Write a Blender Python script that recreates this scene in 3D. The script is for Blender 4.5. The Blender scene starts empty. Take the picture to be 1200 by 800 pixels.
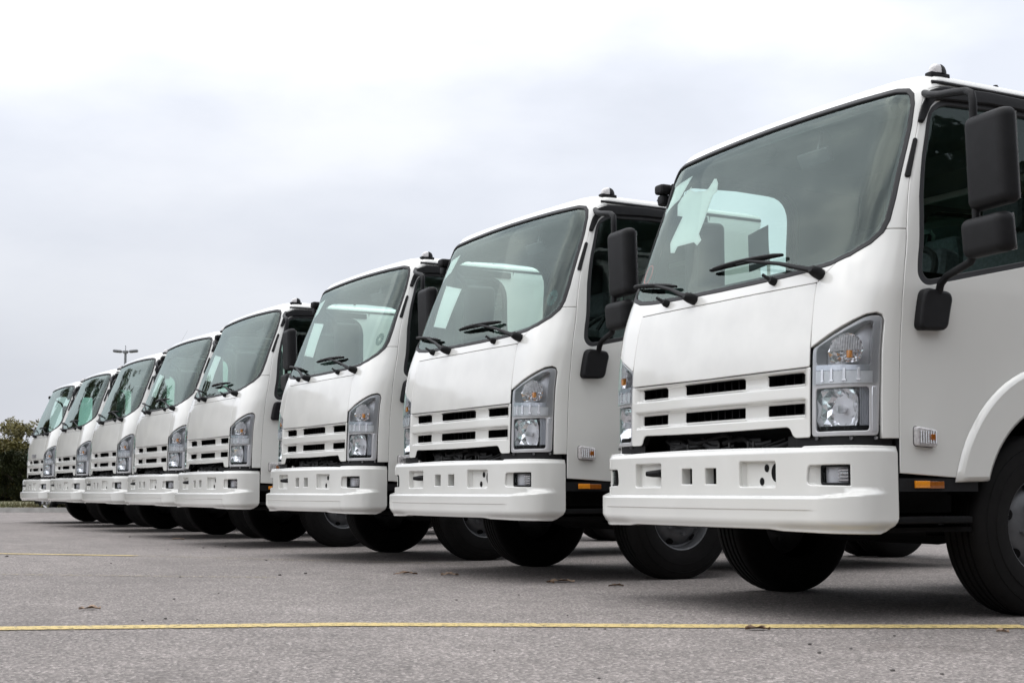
import bpy, bmesh, math, random
from mathutils import Vector, Matrix, noise
from mathutils.geometry import delaunay_2d_cdt
random.seed(7)
PI = math.pi
SC = bpy.context.scene
COL = SC.collection
# ---------------------------------------------------------------- camera
cam = bpy.data.cameras.new('camera'); camo = bpy.data.objects.new('camera', cam); COL.objects.link(camo)
cam.sensor_width = 36; cam.lens = 1631.2/1200*36; cam.shift_y = 33.57/1200; cam.clip_end = 2000; cam.clip_start = .05
YAW, PITCH = 1.05776117, .0861215057
fw = Vector((-math.sin(YAW)*math.cos(PITCH), math.cos(YAW)*math.cos(PITCH), math.sin(PITCH)))
camo.location = (5.25593, -3.98517, .55465)
camo.rotation_euler = fw.to_track_quat('-Z', 'Y').to_euler()
cam.dof.use_dof = True; cam.dof.focus_distance = 9.0; cam.dof.aperture_fstop = 9
SC.camera = camo
SC.view_settings.view_transform = 'Standard'; SC.view_settings.look = 'None'
SC.view_settings.exposure = -.02; SC.view_settings.gamma = 1
# ---------------------------------------------------------------- sky and sun
SUN_EL, SUN_AZ = math.radians(60), math.radians(195)      # azimuth from +Y towards +X
W = bpy.data.worlds.new('World'); SC.world = W; W.use_nodes = True
nt = W.node_tree; nt.nodes.clear()
def nd(t, ty, **k):
    n = t.nodes.new(ty)
    for a, b in k.items(): setattr(n, a, b)
    return n
out = nd(nt, 'ShaderNodeOutputWorld'); bg = nd(nt, 'ShaderNodeBackground')
sky = nd(nt, 'ShaderNodeTexSky', sky_type='NISHITA', sun_disc=False)
sky.sun_elevation = SUN_EL; sky.sun_rotation = SUN_AZ; sky.air_density = 1.5; sky.dust_density = 3
skm = nd(nt, 'ShaderNodeVectorMath', operation='SCALE'); skm.inputs['Scale'].default_value = .10
nt.links.new(sky.outputs[0], skm.inputs[0])
tc = nd(nt, 'ShaderNodeTexCoord')
mp = nd(nt, 'ShaderNodeMapping'); mp.inputs['Scale'].default_value = (1, 1, 2.6); mp.inputs['Rotation'].default_value = (.25, .1, .4)
nt.links.new(tc.outputs['Generated'], mp.inputs[0])
n1 = nd(nt, 'ShaderNodeTexNoise'); n1.inputs['Scale'].default_value = 2.3; n1.inputs['Detail'].default_value = 7; n1.inputs['Roughness'].default_value = .5
nt.links.new(mp.outputs[0], n1.inputs['Vector'])
cr = nd(nt, 'ShaderNodeValToRGB')
cr.color_ramp.elements[0].position = .39; cr.color_ramp.elements[0].color = (.52, .55, .605, 1)
cr.color_ramp.elements[1].position = .60; cr.color_ramp.elements[1].color = (1.3, 1.29, 1.28, 1)
e = cr.color_ramp.elements.new(.47); e.color = (.76, .785, .845, 1)
nt.links.new(n1.outputs[0], cr.inputs[0])
# overcast light grows towards the veiled sun and with height
gn = nd(nt, 'ShaderNodeVectorMath', operation='DOT_PRODUCT')
sd = Vector((0, .64, .77)).normalized()   # brighter part of the cloud sheet
gn.inputs[1].default_value = sd; nt.links.new(tc.outputs['Generated'], gn.inputs[0])
gr = nd(nt, 'ShaderNodeMapRange'); gr.inputs['From Min'].default_value = 0; gr.inputs['From Max'].default_value = 1
gr.inputs['To Min'].default_value = .83; gr.inputs['To Max'].default_value = 1.62
nt.links.new(gn.outputs['Value'], gr.inputs[0])
# soft glow of the veiled sun, behind the viewer
sn = nd(nt, 'ShaderNodeVectorMath', operation='DOT_PRODUCT'); sn.inputs[1].default_value = (-.22, -.50, .84); nt.links.new(tc.outputs['Generated'], sn.inputs[0])
sg = nd(nt, 'ShaderNodeMapRange', interpolation_type='SMOOTHSTEP'); sg.inputs['From Min'].default_value = .15; sg.inputs['From Max'].default_value = 1.0
sg.inputs['To Min'].default_value = 0; sg.inputs['To Max'].default_value = 1.5; nt.links.new(sn.outputs['Value'], sg.inputs[0])
ga = nd(nt, 'ShaderNodeMath', operation='ADD'); nt.links.new(gr.outputs[0], ga.inputs[0]); nt.links.new(sg.outputs[0], ga.inputs[1])
cl = nd(nt, 'ShaderNodeVectorMath', operation='SCALE'); 
hz = nd(nt, 'ShaderNodeSeparateXYZ'); nt.links.new(tc.outputs['Generated'], hz.inputs[0])
hr = nd(nt, 'ShaderNodeMapRange', interpolation_type='SMOOTHSTEP'); hr.inputs['From Min'].default_value = 0; hr.inputs['From Max'].default_value = .95
hr.inputs['To Min'].default_value = .10; hr.inputs['To Max'].default_value = 1; nt.links.new(hz.outputs['Z'], hr.inputs[0])
hm = nd(nt, 'ShaderNodeMix', data_type='RGBA'); hm.inputs[6].default_value = (.745, .775, .855, 1)
nt.links.new(hr.outputs[0], hm.inputs[0]); nt.links.new(cr.outputs[0], hm.inputs[7])
nt.links.new(hm.outputs[2], cl.inputs[0]); nt.links.new(ga.outputs[0], cl.inputs['Scale'])
mx = nd(nt, 'ShaderNodeMix', data_type='RGBA'); mx.inputs[0].default_value = .90
nt.links.new(skm.outputs[0], mx.inputs[6]); nt.links.new(cl.outputs[0], mx.inputs[7])
nt.links.new(mx.outputs[2], bg.inputs[0]); bg.inputs[1].default_value = 1.0
nt.links.new(bg.outputs[0], out.inputs[0])
sun = bpy.data.lights.new('sun', 'SUN'); sun.energy = .6; sun.angle = math.radians(100); sun.color = (1, .96, .91)
suno = bpy.data.objects.new('sun', sun); COL.objects.link(suno)
sdir = Vector((math.sin(SUN_AZ)*math.cos(SUN_EL), math.cos(SUN_AZ)*math.cos(SUN_EL), math.sin(SUN_EL)))
suno.rotation_euler = sdir.to_track_quat('Z', 'Y').to_euler()

# ---------------------------------------------------------------- materials
def mat(name, col, rough=.5, metal=0., coat=0., spec=.5, noise_amt=0., nscale=8., bump=0., bscale=60., emit=None, col2=None):
    m = bpy.data.materials.new(name); m.use_nodes = True; t = m.node_tree; b = t.nodes['Principled BSDF']
    b.inputs['Base Color'].default_value = (*col, 1); b.inputs['Roughness'].default_value = rough
    b.inputs['Metallic'].default_value = metal; b.inputs['Coat Weight'].default_value = coat; b.inputs['Coat Roughness'].default_value = .06
    b.inputs['Specular IOR Level'].default_value = spec
    if noise_amt or col2:
        tcn = nd(t, 'ShaderNodeTexCoord'); n = nd(t, 'ShaderNodeTexNoise'); n.inputs['Scale'].default_value = nscale; n.inputs['Detail'].default_value = 6
        t.links.new(tcn.outputs['Object'], n.inputs['Vector'])
        r = nd(t, 'ShaderNodeValToRGB'); r.color_ramp.elements[0].position = .35; r.color_ramp.elements[1].position = .65
        c2 = col2 or tuple(c*(1-noise_amt) for c in col)
        r.color_ramp.elements[0].color = (*c2, 1); r.color_ramp.elements[1].color = (*col, 1)
        t.links.new(n.outputs[0], r.inputs[0]); t.links.new(r.outputs[0], b.inputs['Base Color'])
    if bump:
        tcn = nd(t, 'ShaderNodeTexCoord'); n = nd(t, 'ShaderNodeTexNoise'); n.inputs['Scale'].default_value = bscale; n.inputs['Detail'].default_value = 4
        t.links.new(tcn.outputs['Object'], n.inputs['Vector'])
        bp = nd(t, 'ShaderNodeBump'); bp.inputs['Strength'].default_value = bump; bp.inputs['Distance'].default_value = .01
        t.links.new(n.outputs[0], bp.inputs['Height']); t.links.new(bp.outputs[0], b.inputs['Normal'])
    return m
M = {}
M['paint'] = mat('white paint', (.72, .72, .69), .22, coat=1., noise_amt=.03, nscale=2.5, bump=.004, bscale=3)
M['paint_dusty'] = mat('dusty white paint', (.72, .72, .69), .30, coat=.8, col2=(.655, .655, .628), nscale=4.5, bump=.006, bscale=3)
M['bumper'] = mat('white bumper paint', (.71, .71, .68), .26, coat=.8, noise_amt=.04, nscale=3)
M['black'] = mat('black plastic', (.009, .009, .010), .55, spec=.22, bump=.12, bscale=350, noise_amt=.25, nscale=20)
M['rubber'] = mat('rubber seal and gap shade', (.015, .015, .017), .55, noise_amt=.3)  # real seals; also colours panel gap walls to paint in seam shade
M['dark'] = mat('underbody black', (.005, .005, .0055), .8, spec=.2, noise_amt=.5, nscale=12)
M['engine'] = mat('engine grey', (.016, .016, .016), .6, noise_amt=.5, nscale=25)
M['tyre'] = mat('tyre rubber', (.0065, .006, .006), .8, spec=.2, noise_amt=.35, nscale=14, bump=.1, bscale=120)
M['rim'] = mat('steel wheel grey', (.12, .123, .13), .45, metal=.3, noise_amt=.25, nscale=15)
M['metal'] = mat('bare metal', (.45, .45, .46), .35, metal=.9, noise_amt=.3)
M['chrome'] = mat('chrome reflector', (.97, .97, .98), .12, metal=.8, noise_amt=.1, nscale=30)
M['housing'] = mat('lamp housing grey', (.82, .82, .83), .28, metal=.25, noise_amt=.15, nscale=20)
M['lampbezel'] = mat('lamp bezel', (.48, .48, .49), .25, metal=.15, coat=.5, noise_amt=.1)
M['silver'] = mat('silver strip', (.72, .74, .78), .22, metal=.6, noise_amt=.1)
M['amber'] = mat('amber lens', (.85, .30, .02), .2, coat=.8, noise_amt=.15, nscale=60)
M['amberdk'] = mat('dark amber lens', (.30, .09, .01), .2, coat=.8, noise_amt=.2, nscale=60)
M['lampglass'] = mat('marker lamp lens', (.62, .60, .60), .08, coat=1, noise_amt=.35, nscale=70)
M['trim'] = mat('grey cab trim', (.055, .058, .06), .7, noise_amt=.2, nscale=5)
M['dash'] = mat('dark dashboard', (.06, .062, .066), .6, bump=.1, bscale=200, noise_amt=.2)
M['seat'] = mat('grey seat cloth', (.10, .105, .115), .9, noise_amt=.3, nscale=60)
M['liner'] = mat('cab lining', (.13, .155, .145), .85, noise_amt=.12, nscale=4)
M['paper'] = mat('white paper', (.82, .83, .82), .8, noise_amt=.05, nscale=6)
M['papergrey'] = mat('dark film', (.05, .055, .06), .6, noise_amt=.3, nscale=6)
M['teal'] = mat('teal print', (.03, .14, .14), .5, noise_amt=.3, nscale=40)
M['frit'] = mat('printed glass border', (.035, .032, .035), .4, noise_amt=.1)
M['red'] = mat('red print', (.65, .08, .07), .5, noise_amt=.1)
M['blue'] = mat('blue print', (.05, .35, .6), .5, noise_amt=.1)
M['badge'] = mat('grey badge', (.30, .30, .31), .35, metal=.5, noise_amt=.2)
M['yellowline'] = None
def glassmat(name, tint, refl=1.0, ior=1.5):
    m = bpy.data.materials.new(name); m.use_nodes = True; t = m.node_tree; t.nodes.clear()
    o = nd(t, 'ShaderNodeOutputMaterial'); tr = nd(t, 'ShaderNodeBsdfTransparent'); tr.inputs[0].default_value = (*tint, 1)
    gl = nd(t, 'ShaderNodeBsdfGlossy'); gl.inputs['Roughness'].default_value = .015; gl.inputs[0].default_value = (refl*.84, refl*.97, refl*.92, 1)
    fr = nd(t, 'ShaderNodeFresnel'); fr.inputs[0].default_value = ior
    # slow ripples in the glass, so reflections wander as on real panes
    tcn = nd(t, 'ShaderNodeTexCoord'); n = nd(t, 'ShaderNodeTexNoise'); n.inputs['Scale'].default_value = 1.4; n.inputs['Detail'].default_value = 1
    t.links.new(tcn.outputs['Object'], n.inputs['Vector'])
    bp = nd(t, 'ShaderNodeBump'); bp.inputs['Strength'].default_value = .12; bp.inputs['Distance'].default_value = .03
    t.links.new(n.outputs[0], bp.inputs['Height']); t.links.new(bp.outputs[0], gl.inputs['Normal'])
    mxs = nd(t, 'ShaderNodeMixShader'); t.links.new(fr.outputs[0], mxs.inputs[0]); t.links.new(tr.outputs[0], mxs.inputs[1]); t.links.new(gl.outputs[0], mxs.inputs[2])
    t.links.new(mxs.outputs[0], o.inputs[0]); return m
M['glass'] = glassmat('green tinted glass', (.84, .95, .91), 1.0, 1.62)
M['sideglass'] = glassmat('side glass', (.76, .92, .86), 1.0, 1.5)
M['lens'] = glassmat('clear lens', (.93, .94, .96), 1.0, 1.3)

def asphalt():
    m = bpy.data.materials.new('asphalt'); m.use_nodes = True; t = m.node_tree; b = t.nodes['Principled BSDF']
    b.inputs['Roughness'].default_value = .88; b.inputs['Specular IOR Level'].default_value = .35
    tcn = nd(t, 'ShaderNodeTexCoord')
    def ns(s, d=5, r=.6):
        n = nd(t, 'ShaderNodeTexNoise'); n.inputs['Scale'].default_value = s; n.inputs['Detail'].default_value = d; n.inputs['Roughness'].default_value = r
        t.links.new(tcn.outputs['Object'], n.inputs['Vector']); return n
    big = ns(.35, 4); mid = ns(3.5, 5); fine = ns(55, 3, .7)
    vo = nd(t, 'ShaderNodeTexVoronoi'); vo.inputs['Scale'].default_value = 105; t.links.new(tcn.outputs['Object'], vo.inputs['Vector'])
    sep = nd(t, 'ShaderNodeSeparateColor'); t.links.new(vo.outputs['Color'], sep.inputs[0])
    r = nd(t, 'ShaderNodeValToRGB')                       # stones: dark binder to pale chips
    el = r.color_ramp.elements; el[0].position = 0; el[0].color = (.10, .091, .086, 1); el[1].position = 1; el[1].color = (.40, .362, .342, 1)
    for p, c in ((.25, (.165, .149, .141)), (.6, (.208, .187, .176)), (.85, (.262, .236, .222))):
        q = el.new(p); q.color = (*c, 1)
    t.links.new(sep.outputs[0], r.inputs[0])
    def mul(a, bb, lo, hi):
        mr = nd(t, 'ShaderNodeMapRange'); mr.inputs['From Min'].default_value = .3; mr.inputs['From Max'].default_value = .7
        mr.inputs['To Min'].default_value = lo; mr.inputs['To Max'].default_value = hi; t.links.new(bb, mr.inputs[0])
        v = nd(t, 'ShaderNodeVectorMath', operation='SCALE'); t.links.new(a, v.inputs[0]); t.links.new(mr.outputs[0], v.inputs['Scale']); return v.outputs[0]
    c = mul(r.outputs[0], big.outputs[0], .86, 1.14); c = mul(c, mid.outputs[0], .88, 1.10); c = mul(c, fine.outputs[0], .75, 1.25)
    # sparse tyre scuffs and stains, long in the driving direction
    mpn = nd(t, 'ShaderNodeMapping'); mpn.inputs['Scale'].default_value = (.25, 1.6, 1); mpn.inputs['Rotation'].default_value = (0, 0, .5)
    t.links.new(tcn.outputs['Object'], mpn.inputs[0])
    st = nd(t, 'ShaderNodeTexNoise'); st.inputs['Scale'].default_value = 1.1; st.inputs['Detail'].default_value = 6; t.links.new(mpn.outputs[0], st.inputs['Vector'])
    c = mul(c, st.outputs[0], .90, 1.06)
    so = ns(.9, 6, .72); rs = nd(t, 'ShaderNodeValToRGB'); rs.color_ramp.elements[0].position = .60; rs.color_ramp.elements[0].color = (1, 1, 1, 1); rs.color_ramp.elements[1].position = .74; rs.color_ramp.elements[1].color = (.70, .68, .67, 1)
    t.links.new(so.outputs[0], rs.inputs[0]); vm = nd(t, 'ShaderNodeVectorMath', operation='MULTIPLY'); t.links.new(c, vm.inputs[0]); t.links.new(rs.outputs[0], vm.inputs[1]); c = vm.outputs[0]
    t.links.new(c, b.inputs['Base Color'])
    bp = nd(t, 'ShaderNodeBump'); bp.inputs['Strength'].default_value = .55; bp.inputs['Distance'].default_value = .006
    t.links.new(vo.outputs['Distance'], bp.inputs['Height'])
    bp2 = nd(t, 'ShaderNodeBump'); bp2.inputs['Strength'].default_value = .4; bp2.inputs['Distance'].default_value = .01
    t.links.new(fine.outputs[0], bp2.inputs['Height']); t.links.new(bp.outputs[0], bp2.inputs['Normal']); t.links.new(bp2.outputs[0], b.inputs['Normal'])
    return m
M['asphalt'] = asphalt()
def linemat(name, col, wear):
    """worn road paint: the chipped gaps let the asphalt below show"""
    m = bpy.data.materials.new(name); m.use_nodes = True; t = m.node_tree; b = t.nodes['Principled BSDF']; b.inputs['Roughness'].default_value = .8
    tcn = nd(t, 'ShaderNodeTexCoord'); n = nd(t, 'ShaderNodeTexNoise'); n.inputs['Scale'].default_value = 34; n.inputs['Detail'].default_value = 6; n.inputs['Roughness'].default_value = .7
    t.links.new(tcn.outputs['Object'], n.inputs['Vector'])
    r = nd(t, 'ShaderNodeValToRGB'); r.color_ramp.elements[0].position = wear-.05; r.color_ramp.elements[0].color = (0, 0, 0, 1); r.color_ramp.elements[1].position = wear+.05
    t.links.new(n.outputs[0], r.inputs[0]); t.links.new(r.outputs[0], b.inputs['Alpha'])
    n2 = nd(t, 'ShaderNodeTexNoise'); n2.inputs['Scale'].default_value = 6; t.links.new(tcn.outputs['Object'], n2.inputs['Vector'])
    r2 = nd(t, 'ShaderNodeValToRGB'); r2.color_ramp.elements[0].color = tuple(c*.8 for c in col)+(1,); r2.color_ramp.elements[1].color = (*col, 1)
    t.links.new(n2.outputs[0], r2.inputs[0]); t.links.new(r2.outputs[0], b.inputs['Base Color']); return m
M['yellow'] = linemat('worn yellow road paint', (.58, .45, .19), .42)
M['yellow_faint'] = linemat('faded yellow road paint', (.36, .31, .22), .54)
M['leaf'] = mat('dead leaf', (.20, .12, .07), .8, noise_amt=.5, nscale=30)
M['stone'] = mat('pebble', (.10, .09, .085), .8, noise_amt=.5, nscale=30)
M['grass'] = mat('verge grass', (.075, .085, .03), .9, col2=(.13, .11, .05), nscale=1.5)
M['kerb'] = mat('kerb concrete', (.42, .41, .39), .85, noise_amt=.25, nscale=5)
M['bark'] = mat('tree bark', (.07, .055, .042), .9, noise_amt=.4, nscale=10)
M['fol1'] = mat('olive leaves', (.125, .100, .016), .75, col2=(.055, .056, .013), nscale=.8)
M['fol2'] = mat('dark green leaves', (.048, .055, .016), .75, col2=(.022, .030, .010), nscale=.8)
M['fol3'] = mat('brownish leaves', (.15, .082, .018), .75, col2=(.075, .05, .014), nscale=.8)
M['carpaint'] = mat('rose silver car paint', (.42, .36, .37), .3, metal=.4, coat=.8, noise_amt=.05)
M['carglass'] = mat('dark car glass', (.02, .025, .025), .05, coat=1, noise_amt=.1)
M['galv'] = mat('galvanised steel', (.22, .225, .235), .5, metal=.5, noise_amt=.2)

# ---------------------------------------------------------------- object helpers
def link(name, me, m=None, parent=None):
    o = bpy.data.objects.new(name, me); COL.objects.link(o)
    if m is not None: me.materials.append(m)
    if parent is not None: o.parent = parent
    return o
def empty(name, loc=(0, 0, 0), rz=0., parent=None):
    o = bpy.data.objects.new(name, None); COL.objects.link(o); o.location = loc; o.rotation_euler = (0, 0, rz); o.empty_display_size = .3
    if parent is not None: o.parent = parent
    return o
def tag(o, label=None, cat=None, group=None, kind=None):
    if label: o['label'] = label
    if cat: o['category'] = cat
    if group: o['group'] = group
    if kind: o['kind'] = kind
    return o
class MB:
    def __init__(s): s.v = []; s.f = []; s.sm = []
    def add(s, vs, fs, smooth=False):
        b = len(s.v); s.v += [tuple(v) for v in vs]; s.f += [tuple(i+b for i in f) for f in fs]; s.sm += [smooth]*len(fs)
    def box(s, c, size, rot=None, bev=0.):
        bm = bmesh.new(); bmesh.ops.create_cube(bm, size=1)
        for v in bm.verts: v.co = Vector((v.co.x*size[0], v.co.y*size[1], v.co.z*size[2]))
        if bev: bmesh.ops.bevel(bm, geom=bm.edges[:], offset=bev, segments=3, profile=.6, affect='EDGES')
        R = Matrix(rot).to_4x4() if rot is not None else Matrix.Identity(4)
        bm.verts.index_update()
        s.add([R @ v.co + Vector(c) for v in bm.verts], [[v.index for v in f.verts] for f in bm.faces], bool(bev)); bm.free()
    def tube(s, pts, r, n=10, cap=True):
        pts = [Vector(p) for p in pts]; rs = r if isinstance(r, (list, tuple)) else [r]*len(pts); vs = []; up = None
        for i, p in enumerate(pts):
            d = (pts[min(i+1, len(pts)-1)]-pts[max(i-1, 0)]).normalized()
            if up is None: up = d.orthogonal().normalized()
            up = (up-d*up.dot(d)).normalized(); w = d.cross(up)
            vs += [p+(up*math.cos(2*PI*k/n)+w*math.sin(2*PI*k/n))*rs[i] for k in range(n)]
        fs = [[i*n+k, i*n+(k+1) % n, (i+1)*n+(k+1) % n, (i+1)*n+k] for i in range(len(pts)-1) for k in range(n)]
        if cap: fs += [list(range(n))[::-1], [(len(pts)-1)*n+k for k in range(n)]]
        s.add(vs, fs, True)
    def lathe(s, prof, c=(0, 0, 0), axis='X', n=48, sx=1.):
        """prof: (radius, position along the axis)"""
        vs = []
        for r, a in prof:
            for k in range(n):
                t = 2*PI*k/n; p = (a, r*math.cos(t), r*math.sin(t))
                if axis == 'Z': p = (p[1], p[2], p[0])
                if axis == 'Y': p = (p[1], p[0], p[2])
                vs.append((p[0]*sx+c[0], p[1]+c[1], p[2]+c[2]))
        fs = [[i*n+k, i*n+(k+1) % n, (i+1)*n+(k+1) % n, (i+1)*n+k] for i in range(len(prof)-1) for k in range(n)]
        s.add(vs, fs, True)
    def build(s, name, m, parent=None, sharp=35):
        me = bpy.data.meshes.new(name); me.from_pydata(s.v, [], s.f); me.update()
        for p, q in zip(me.polygons, s.sm): p.use_smooth = q
        bm = bmesh.new(); bm.from_mesh(me); bmesh.ops.recalc_face_normals(bm, faces=bm.faces[:])
        for e in bm.edges:
            if len(e.link_faces) == 2 and e.calc_face_angle(0) > math.radians(sharp): e.smooth = False
        bm.to_mesh(me); bm.free()
        return link(name, me, m, parent)

# ---------------------------------------------------------------- the cab skin as one parametric surface
def interp(t, tab):
    if t <= tab[0][0]: return tab[0][1]
    if t >= tab[-1][0]: return tab[-1][1]
    for i in range(len(tab)-1):
        if t <= tab[i+1][0]: break
    x0, y0 = tab[i]; x1, y1 = tab[i+1]; h = x1-x0
    def sl(k):
        if k == 0: return (tab[1][1]-tab[0][1])/(tab[1][0]-tab[0][0])
        if k == len(tab)-1: return (tab[-1][1]-tab[-2][1])/(tab[-1][0]-tab[-2][0])
        a = (tab[k][1]-tab[k-1][1])/(tab[k][0]-tab[k-1][0]); b = (tab[k+1][1]-tab[k][1])/(tab[k+1][0]-tab[k][0])
        return 0 if a*b <= 0 else 2*a*b/(a+b)
    s = (t-x0)/h; m0 = sl(i); m1 = sl(i+1)
    return (2*s**3-3*s*s+1)*y0+(s**3-2*s*s+s)*h*m0+(-2*s**3+3*s*s)*y1+(s**3-s*s)*h*m1
Y0 = [(.40, .035), (.78, .035), (1.1, .042), (1.35, .075), (1.5, .112), (1.6, .15), (1.8, .225), (2.1, .355), (2.3, .440), (2.36, .485)]
WW = [(.40, .99), (.9, .995), (1.4, 1.0), (1.5, .995), (1.8, .982), (2.1, .966), (2.3, .952), (2.36, .938)]
RY = [(.4, .17), (1.3, .17), (1.6, .18), (2.0, .14), (2.3, .10)]
BOW = [(.4, .05), (1.3, .05), (1.6, .06), (2.0, .05), (2.3, .045)]
_c = {}
def lev(z):
    k = round(z, 5)
    if k not in _c: _c[k] = (interp(z, WW), interp(z, Y0), interp(z, RY), interp(z, BOW))
    return _c[k]
def S(u, z):
    s = 1 if u >= 0 else -1; v = abs(u); w, y0, ry, bow = lev(z)
    if v <= .80: x = w*v; y = y0+bow*v*v
    elif v <= 1.08:
        th = (v-.80)/.28*PI/2; q = .80+.20*math.sin(th); x = w*q; y = y0+bow*q*q+ry*(1-math.cos(th))
    else: x = w; y = y0+bow+ry+(v-1.08)
    return Vector((s*x, y, z))
def uy(y, z):
    w, y0, ry, bow = lev(z); return 1.08+y-(y0+bow+ry)
def SB(u, z):                                            # bumper face
    s = 1 if u >= 0 else -1; v = abs(u); w = .99; c0 = .80; uc = .33
    if v <= c0: x = v; y = -.035+.07*v*v
    elif v <= c0+uc:
        th = (v-c0)/uc*PI/2; q = c0+(w-c0)*math.sin(th); x = q; y = -.035+.07*q*q+.20*(1-math.cos(th))
    else: x = w; y = -.035+.07*w*w+.2+(v-c0-uc)
    return Vector((s*x, y, z))
def SR(u, z): return Vector((-u, 1.85, z))               # rear wall of the cab
def nrm(F, u, z):
    e = 1e-3; a = F(u+e, z)-F(u-e, z); b = F(u, z+e)-F(u, z-e); return a.cross(b).normalized()
def densify(poly, step, close=True):
    o = []; n = len(poly)
    for i in range(n if close else n-1):
        a, b = poly[i], poly[(i+1) % n]; L = math.hypot(b[0]-a[0], b[1]-a[1]); k = max(1, int(math.ceil(L/step)))
        o += [(a[0]+(b[0]-a[0])*j/k, a[1]+(b[1]-a[1])*j/k) for j in range(k)]
    if not close: o.append(poly[-1])
    return o
def rnd(poly, r, seg=4):
    """round the corners of a polygon; r is one number or one per corner"""
    n = len(poly); o = []
    for i in range(n):
        p = Vector(poly[i]); a = Vector(poly[i-1]); b = Vector(poly[(i+1) % n]); rr = r[i] if isinstance(r, (list, tuple)) else r
        if rr <= 0: o.append(tuple(p)); continue
        da = a-p; db = b-p; t = min(rr, da.length*.48, db.length*.48); A = p+da.normalized()*t; B = p+db.normalized()*t
        for k in range(seg+1):
            s = k/seg; o.append(tuple(A*(1-s)**2+p*2*s*(1-s)+B*s*s))
    return o
def inset(poly, d):
    """move a closed 2-D polygon inwards by d (outwards if negative)"""
    n = len(poly); ar = sum(poly[i][0]*poly[(i+1) % n][1]-poly[(i+1) % n][0]*poly[i][1] for i in range(n)); sg = 1 if ar > 0 else -1; o = []
    for i in range(n):
        a = Vector(poly[i-1]); p = Vector(poly[i]); b = Vector(poly[(i+1) % n])
        e1 = (p-a); e2 = (b-p)
        e1 = e1.normalized() if e1.length > 1e-9 else e2.normalized(); e2 = e2.normalized() if e2.length > 1e-9 else e1
        n1 = Vector((-e1.y, e1.x))*sg; n2 = Vector((-e2.y, e2.x))*sg; m = n1+n2
        if m.length < 1e-6: m = n1
        m.normalize(); k = 1/max(.5, m.dot(n1)); o.append(tuple(p+m*d*k))
    return o
def inside(p, poly):
    x, y = p; c = False; n = len(poly); j = n-1
    for i in range(n):
        xi, yi = poly[i]; xj, yj = poly[j]
        if (yi > y) != (yj > y) and x < (xj-xi)*(y-yi)/(yj-yi)+xi: c = not c
        j = i
    return c
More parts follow.
